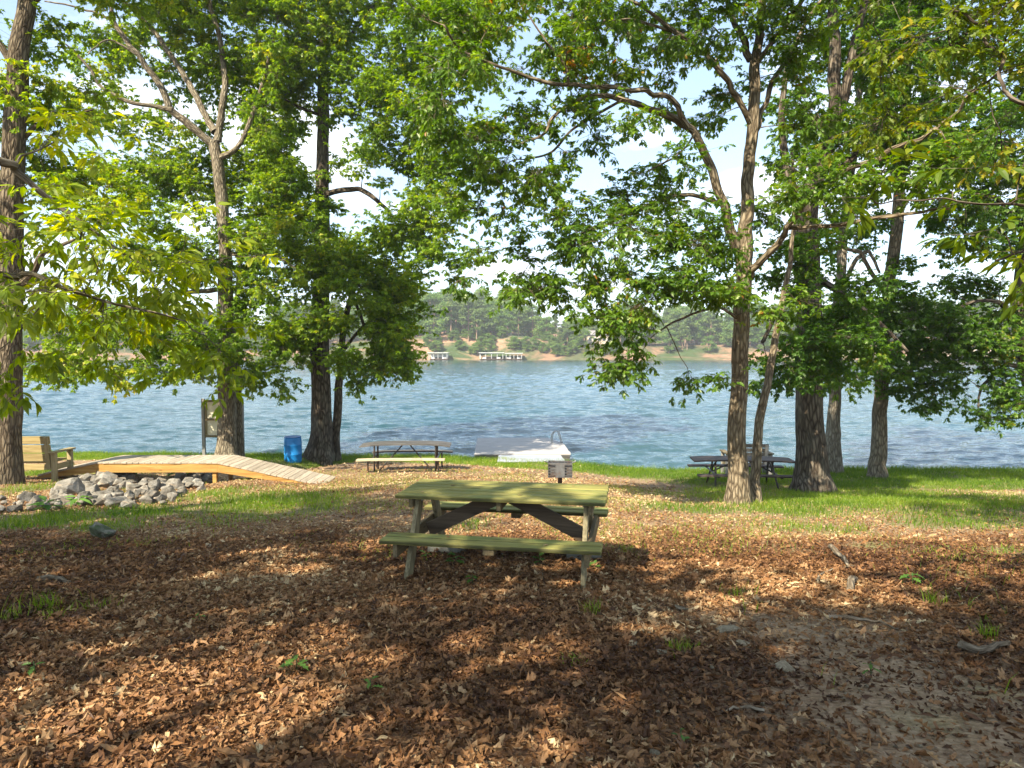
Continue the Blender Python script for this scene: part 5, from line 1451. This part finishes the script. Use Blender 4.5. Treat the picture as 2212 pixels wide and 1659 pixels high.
x, y = scatter(760, 9.0, 27.5, lambda a, b: np.clip(grass_mask(a, b) * 1.1, 0, 1), GR)
tall = np.clip(1 - (shore(x) - y) / 1.2, 0, 1)
h = GR.uniform(.035, .11, len(x)) * (.7 + .9 * fbm(x * 1.2, y * 1.2, 0, 55)) * (1 + .6 * tall)
V, T, ow = blades(x, y, h, GR.uniform(.003, .006, len(x)), GR, .5)
tint = np.clip(.35 + .8 * (fbm(x * .7, y * .7, 0, 56) - .45) + GR.normal(size=len(x)) * .18, 0, 1)
gp_.append((V, T, tint[ow]))
x, y = scatter(260, 7.0, 19.0, lambda a, b: sstep(.42, .62, fbm(a * .8, b * .8, 0, 91)) * .9 + .08, GR)
h = GR.uniform(.02, .09, len(x))
V, T, ow = blades(x, y, h, GR.uniform(.003, .005, len(x)), GR, .7)
gp_.append((V, T, np.clip(.68 + GR.normal(size=len(x)) * .2, 0, 1)[ow]))
x, y = scatter(500, 3.5, 9.0, lambda a, b: np.clip(np.clip(grass_mask(a, b) - .12, 0, 1) * .6 + .10 * sstep(.52, .7, fbm(a * 1.1, b * 1.1, 0, 95)) * sstep(0.5, 2.5, a), 0, 1), GR)
h = GR.uniform(.04, .16, len(x))
V, T, ow = blades(x, y, h, GR.uniform(.0018, .0035, len(x)), GR, .6)
gp_.append((V, T, np.clip(.4 + GR.normal(size=len(x)) * .2, 0, 1)[ow]))
Vs, Ts, Tn, off = [], [], [], 0
for V, T, t in gp_:
    Vs.append(V); Ts.append(T + off); Tn.append(t); off += len(V)
o = mk('grass', np.concatenate(Vs), tris=np.concatenate(Ts), mat=M_GRASS, attrs={'tint': np.concatenate(Tn)})
tag(o, 'short grass along the shore and in thin patches on the soil', 'grass', None, 'stuff')
print('grass tris', sum(len(t) for t in Ts))

# single tufts and seedlings one can point at
def tuft(u, v, hpx, nb, label, spread=.06):
    b = G(u, v)
    rng = np.random.default_rng(int(u * 7 + v))
    h0 = hpx * b[1] / F
    x = b[0] + rng.normal(size=nb) * spread; y = b[1] + rng.normal(size=nb) * spread
    V, T, ow = blades(x, y, h0 * rng.uniform(.5, 1.1, nb), rng.uniform(.002, .0045, nb), rng, .55)
    o = mk('grass_tuft', V, tris=T, mat=M_GRASS, attrs={'tint': np.clip(.55 + rng.normal(size=nb) * .2, 0, 1)[ow]}, loc=b)
    return tag(o, label, 'grass tuft')
tuft(90, 1322, 50, 60, 'tall sunlit grass tuft in the leaf litter at the left, largest there', .07)
tuft(14, 1342, 44, 45, 'grass tuft at the left picture edge, leaning right')
tuft(122, 1340, 34, 40, 'short bright grass tuft just right of the tall one on the left', .05)
tuft(205, 1322, 40, 40, 'thin grass tuft third from the left edge', .07)
tuft(1276, 1330, 42, 30, 'thin grass tuft at the foot of the right front table leg', .05)
tuft(1468, 1408, 28, 60, 'low dense grass tuft beside the brown pointed stone', .06)
tuft(2020, 1310, 50, 34, 'dry pale weed tuft standing in the leaf litter at the right', .05)
tuft(2130, 1380, 44, 30, 'upright green grass tuft near the whitish branch piece', .03)
tuft(1590, 1290, 34, 40, 'grass tuft in the shade between the table and the crooked twig', .07)
tuft(1240, 1435, 30, 24, 'small grass tuft in the leaf litter below the table', .04)
tuft(1700, 1135, 22, 50, 'grass tuft in the sunlit stripe in front of the two-stemmed oak', .09)
tuft(1845, 1145, 26, 60, 'bright grass tuft in the sunlit stripe in front of the dark oak', .10)

M_SEED = leaf_mat('seedling_leaf', [(0.0, (.035, .10, .02)), (1.0, (.12, .24, .04))], .35, .06, 1.4)
def seedling(u, v, wpx, nl, label, h=.05, kind='oak', t0=.5):
    b = G(u, v); s = wpx * b[1] / F
    rng = np.random.default_rng(int(u + 13 * v))
    root = thing('seedling', label, 'seedling', b)
    az = rng.uniform(0, 6.28) + np.arange(nl) * 2.4
    top = np.array([0, 0, h])
    P = np.stack([top + np.array([0, 0, .012 * k]) for k in range(nl)]) + np.stack([np.cos(az), np.sin(az), 0 * az], -1) * .01
    A = np.stack([np.cos(az), np.sin(az), rng.uniform(-.1, .35, nl)], -1)
    N = np.array([0, 0, 1.0]) + rng.normal(size=(nl, 3)) * .2
    V, T, ow = place_leaves(kind, P, A, N, rng.uniform(.8, 1.1, nl) * s * .55, GREEN_VARS)
    mk('leaves', V, tris=T, mat=M_SEED, parent=root, attrs={'tint': np.clip(t0 + rng.normal(size=nl) * .15, 0, 1)[ow]})
    part_tubes('stem', M_SEED, root, [[(0, 0, -.02), (.004, .002, h * .6), (0, 0, h + .012 * nl)]], .0025, 6)
for a_ in [(640, 1462, 62, 5, 'bright green oak seedling in the foreground leaf litter, left of the middle'), (800, 1508, 46, 4, 'flat green seedling in the foreground leaf litter, lower than its brighter neighbour'),
           (74, 1466, 44, 4, 'green seedling at the left side of the foreground leaf litter'), (985, 1226, 44, 6, 'leafy weed in the shade under the left half of the green picnic table'),
           (1165, 1226, 44, 6, 'leafy weed in the shade under the middle of the green picnic table'), (920, 1212, 26, 4, 'small weed at the foot of the left lakeward table leg'),
           (1020, 1268, 34, 5, 'low weed in the leaves before the green picnic table'), (1285, 1238, 36, 5, 'weed by the right end of the green picnic table, in its shade'),
           (1970, 1268, 50, 6, 'dark green weed in the shade at the right'), (430, 1350, 26, 4, 'yellowish small seedling in the shade on the left'),
           (1470, 1620, 34, 4, 'small seedling at the bottom of the view near the middle'), (1880, 1470, 34, 4, 'small seedling right of the bare trodden soil')]:
    seedling(*a_, t0=.9 if 'bright' in a_[4] or 'yellow' in a_[4] else .4)
for u, v, wpx, nl, lb in [(168, 1098, 60, 9, 'yellow-green broad-leaved weed standing at the front of the rock pile'), (100, 1108, 70, 9, 'dark broad-leaved weed at the foot of the rock pile'), (392, 1033, 60, 8, 'leafy weed between the rocks and the footbridge, right heap'), (292, 1026, 44, 7, 'yellow-green weed between the rocks under the footbridge'), (575, 1030, 34, 6, 'yellowish weed beside the footbridge ramp'), (245, 1126, 40, 6, 'low weed right behind the dark mossy boulder')]:
    seedling(u, v, wpx, nl, lb, h=.09, kind='lance', t0=.95 if 'yellow' in lb else .4)

# ------------------------------------------------------------------ far shore: trees, boat docks, houses
M_FPINE = leaf_mat('far_pine_needles', [(0.0, (.065, .12, .04)), (.5, (.13, .20, .06)), (1.0, (.24, .30, .09))], .3, .03, 1.3)
M_FBROAD = leaf_mat('far_broad_leaf', [(0.0, (.065, .14, .035)), (.5, (.135, .235, .055)), (1.0, (.26, .33, .08))], .35, .03, 1.3)
M_FTRUNK = plain_mat('far_pine_trunk', (.25, .17, .12), .9, 0, 2, .2, .1, .1)

def far_tree(kind, seed):
    rng = np.random.default_rng(seed)
    root = bpy.data.objects.new(kind, None); link(root)
    tb = Tubes()
    pine = kind == 'pine_tree'
    H = 1.0
    hb = .45 if pine else .18
    P = np.array([[0, 0, -.05], [.006, 0, .3], [-.004, .005, .6], [0, 0, .97]])
    tb.add(P, np.array([.017, .013, .009, .003]) * (1 if pine else 1.3), 7)
    C, S = [], []
    nb = 26 if pine else 40
    for k in range(nb):
        t = hb + (1 - hb) * (k + rng.random()) / nb
        if pine:
            rad = .145 * (1 - ((t - hb) / (1 - hb)) ** 1.6) * rng.uniform(.4, 1.25) + .02
        else:
            q = (t - hb) / (1 - hb)
            rad = .34 * math.sqrt(max(0, 1 - (2 * q - .85) ** 2 / 1.4)) * rng.uniform(.3, 1.05)
        a = rng.uniform(0, 6.28)
        c = np.array([math.cos(a) * rad, math.sin(a) * rad, t + rng.normal() * .01])
        C.append(c); S.append((.062 if pine else .115) * rng.uniform(.7, 1.25))
        tb.add(np.array([[0, 0, t - .04], c * [.55, .55, 1], c]), np.array([.005, .0035, .001]), 4)
    n = 110 if pine else 120
    C = np.array(C); S = np.array(S)
    own = np.repeat(np.arange(nb), n)
    q = rng.normal(size=(len(own), 3)); q /= np.linalg.norm(q, axis=1)[:, None]; q *= rng.random((len(own), 1)) ** .45
    Pp = C[own] + q * S[own][:, None] * np.array([1, 1, .6])
    A = rng.normal(size=(len(own), 3)); A[:, 2] *= .6
    N = np.array([0, 0, .8]) + rng.normal(size=(len(own), 3)) * .7
    V, T, ow = place_leaves('chip', Pp, A, N, rng.uniform(.03, .06, len(own)) * (1 if pine else 1.15), [(.2, .1), (.5, .3)])
    tint = np.clip(.5 + rng.normal(size=nb)[own] * .14 + rng.normal(size=len(own)) * .18, 0, 1)
    tb.build('trunk', M_FTRUNK, root)
    mk('crown', V, tris=T, mat=M_FPINE if pine else M_FBROAD, parent=root, attrs={'tint': tint[ow]})
    return root
PROTO = [far_tree('pine_tree', 1), far_tree('pine_tree', 2), far_tree('pine_tree', 3), far_tree('broadleaf_tree', 4), far_tree('broadleaf_tree', 5), far_tree('broadleaf_tree', 6)]
used = [False] * len(PROTO)
FR = np.random.default_rng(23)
def put_far(u, depth, H, k, wf=1.0, label=None):
    if not used[k]: o = PROTO[k]; used[k] = True
    else: o = copy_tree(PROTO[k])
    x = (u - CX) / F * depth
    o.location = (x, depth, float(fz(x, depth)) - .2)
    o.scale = (H * wf, H * wf, H); o.rotation_euler = (0, 0, FR.uniform(0, 6.28))
    pine = k < 3
    tag(o, label or ('tall pine with a bare lower trunk on the far lake shore' if pine else 'round leafy tree on the far lake shore'), 'tree', 'pines on the far shore' if pine else 'leafy trees on the far shore')
    return o
# the slope seen through the gap
for k in range(46):
    put_far(FR.uniform(915, 1330), FR.uniform(289, 306), FR.uniform(2.2, 5.5), int(FR.integers(3, 6)), 1.5, 'bush at the foot of the far bank')
for u, dd, H, k in [(1076, 306, 11, 3), (1096, 305, 9, 4), (1084, 301, 5, 5)]: put_far(u, dd, H, k, 1.1)
for u, dd, H, k in [(938, 300, 18, 3), (952, 318, 17, 1), (968, 312, 19, 0), (985, 322, 20, 2), (975, 300, 17, 1), (1000, 308, 19, 0), (1012, 298, 18, 2), (1020, 316, 17, 1), (1036, 312, 16, 0), (1030, 296, 15, 1),
                    (1052, 318, 15, 3), (1068, 322, 16, 4), (1085, 330, 15, 5), (960, 334, 17, 4), (930, 322, 18, 5), (1004, 336, 16, 3), (1046, 300, 13, 2), (945, 292, 4, 4), (1060, 293, 5, 5), (1138, 292, 6, 3), (1155, 293, 8, 4), (1172, 291, 6, 5),
                    (1190, 294, 9, 3), (1210, 296, 10, 1), (1225, 300, 13, 0), (1180, 306, 14, 4), (1120, 312, 13, 1), (1150, 318, 15, 5), (1100, 322, 14, 3), (1240, 304, 14, 3), (1260, 298, 12, 4), (1280, 316, 14, 1), (1300, 320, 15, 4), (1262, 330, 15, 5), (1320, 306, 13, 3), (1200, 330, 15, 2), (1018, 290, 3.2, 3), (925, 293, 6, 3), (990, 294, 3.0, 5)]:
    put_far(u, dd, H * (.72 if u > 1150 else 1.0), k, 1.2)
for k in range(300):
    u = FR.uniform(-150, 2400)
    if 915 < u < 1330: continue
    dd = FR.uniform(293, 345)
    put_far(u, dd, FR.uniform(12, 19) * (1 if dd > 305 else .6), int(FR.integers(6)), 1.2)
for k in range(90):                     # the ridge behind
    put_far(FR.uniform(820, 1110) if k < 62 else FR.uniform(1110, 1400), FR.uniform(340, 400) if k < 62 else FR.uniform(318, 345), FR.uniform(14, 20) if k < 62 else FR.uniform(7, 10), int(FR.integers(6)), 1.25)

M_WHITE = plain_mat('white_painted_metal', (.50, .50, .49), .5, 0, 3, .08, .3, .02)
M_ROOFG = plain_mat('grey_shingle_roof', (.20, .19, .19), .9, 0, 3, .2, .1, .1)
M_WALLB = plain_mat('tan_siding', (.48, .40, .30), .8, 0, 2, .1, .1, .05)
M_WALLW = plain_mat('white_siding', (.66, .65, .62), .8, 0, 2, .1, .1, .05)
M_GLASSD = plain_mat('dark_window_glass', (.03, .04, .05), .1, 0, 2, .1, .5, 0)
M_DKWOOD = plain_mat('brown_dock_wood', (.16, .12, .09), .9, 0, 4, .25, .1, .1)
def boat_dock(u, dd, W_, D_, H_, label, gable=False, walls=False):
    x = (u - CX) / F * dd
    b = thing('boat_dock', label, 'boat dock', (x, dd, 0), FR.uniform(-.05, .05), 'boat docks on the far shore')
    bm = bmesh.new(); box(bm, (0, 0, .45), (W_, D_, .18), None, .01); bmobj('deck', bm, M_DKWOOD, b)
    for q in np.linspace(-1, 1, 5):
        for yy in (-1, 1):
            bm = bmesh.new(); box(bm, (q * (W_ / 2 - .15), yy * (D_ / 2 - .15), H_ / 2 + .2), (.16, .16, H_ - .5), None, 0); bmobj('post', bm, M_WHITE, b)
    bm = bmesh.new()
    if gable:
        for s_ in (-1, 1): beam(bm, (0, -s_ * .0, H_ + .62), (s_ * (W_ / 2 + .4), 0, H_ - .02), D_ + .8, .12, up=(0, 0, 1), bevel=0)
    else:
        box(bm, (0, 0, H_ + .08), (W_ + .8, D_ + .8, .22), None, .02)
    bmobj('roof', bm, M_WHITE if not gable else M_ROOFG, b)
    bm = bmesh.new(); box(bm, (0, 0, H_ - .16), (W_ - .02, D_ - .02, .16), None, 0); bmobj('roof_beam', bm, M_WHITE, b)
    if walls:
        bm = bmesh.new(); box(bm, (0, D_ / 2 - .4, 1.5), (W_ - .6, .1, 1.9), None, 0); bmobj('wall', bm, M_WALLW, b)
    bm = bmesh.new()
    for q in (-.3, .3): box(bm, (q * W_, 0, .9), (1.5, D_ * .6, .7), None, .2)
    bmobj('moored_hulls', bm, M_WALLW, b)
    return b
boat_dock(948, 284, 7.5, 6, 2.9, 'white flat-roofed boat dock with closed back wall on the far shore, leftmost of three', walls=True)
boat_dock(1062, 284, 9.5, 6, 2.9, 'long flat-roofed boat dock with open slips on the far shore, middle of three')
boat_dock(1110, 284, 6.5, 6, 2.7, 'small boat dock with dark wood on the far shore, rightmost of three')

def house(u, dd, W_, D_, H_, wall, label, rz=0.0, zoff=0.0):
    x = (u - CX) / F * dd
    b = thing('house', label, 'house', (x, dd, float(fz(x, dd)) - .5 + zoff), rz, 'houses on the far shore')
    bm = bmesh.new(); box(bm, (0, 0, H_ / 2), (W_, D_, H_), None, .03); bmobj('wall', bm, wall, b)
    bm = bmesh.new()
    rh = D_ * .26
    pts = [(-W_ / 2 - .6, -D_ / 2 - .6, H_), (W_ / 2 + .6, -D_ / 2 - .6, H_), (W_ / 2 + .6, D_ / 2 + .6, H_), (-W_ / 2 - .6, D_ / 2 + .6, H_), (-W_ / 2 - .6, 0, H_ + rh), (W_ / 2 + .6, 0, H_ + rh)]
    vs = [bm.verts.new(p) for p in pts]
    for f in ((0, 1, 5, 4), (2, 3, 4, 5), (0, 4, 3), (1, 2, 5), (0, 3, 2, 1)): bm.faces.new([vs[i] for i in f])
    rf = bmobj('roof', bm, M_ROOFG, b)
    bm = bmesh.new(); box(bm, (W_ * .25, D_ * .1, H_ + rh + .2), (.9, .9, 1.8), None, .02); bmobj('chimney', bm, M_WALLB, rf)
    for k in range(5):
        q = (k - 2) * W_ / 5.4
        bm = bmesh.new(); box(bm, (q, -D_ / 2 - .03, H_ * .55), (1.5, .10, 1.5), None, .01); wdw = bmobj('window', bm, M_WHITE, b)
        bm = bmesh.new(); box(bm, (q, -D_ / 2 - .085, H_ * .55), (1.25, .04, 1.25), None, 0); bmobj('pane', bm, M_GLASSD, wdw)
    return b
house(1084, 313, 9, 7, 2.8, M_WALLB, 'grey-roofed white house high on the far bank above the boat docks')
house(1292, 308, 11, 8, 4.2, M_WALLB, 'tan house among the trees on the far shore, right of the boat docks')
house(2075, 292, 20, 9, 3.6, M_WALLB, 'long tan house low on the far shore, seen through the branches at the right', zoff=.5)
house(1330, 330, 10, 8, 3.6, M_WALLW, 'white house behind the tan house on the far shore')
print('tree leaves', NLEAF[0])

# ------------------------------------------------------------------ summer haze over the lake
m_haze, nt, out = nmat('haze_air')
pv = nd(nt, 'ShaderNodeVolumePrincipled', {'Color': (.86, .92, 1, 1), 'Density': .0004, 'Anisotropy': .1})
nt.links.new(pv.outputs[0], out.inputs['Volume'])
bm = bmesh.new(); box(bm, (0, 760, 28), (1100, 1640, 76), None, 0)
tag(bmobj('haze', bm, m_haze), 'thin pale summer haze over the lake', None, None, 'stuff')
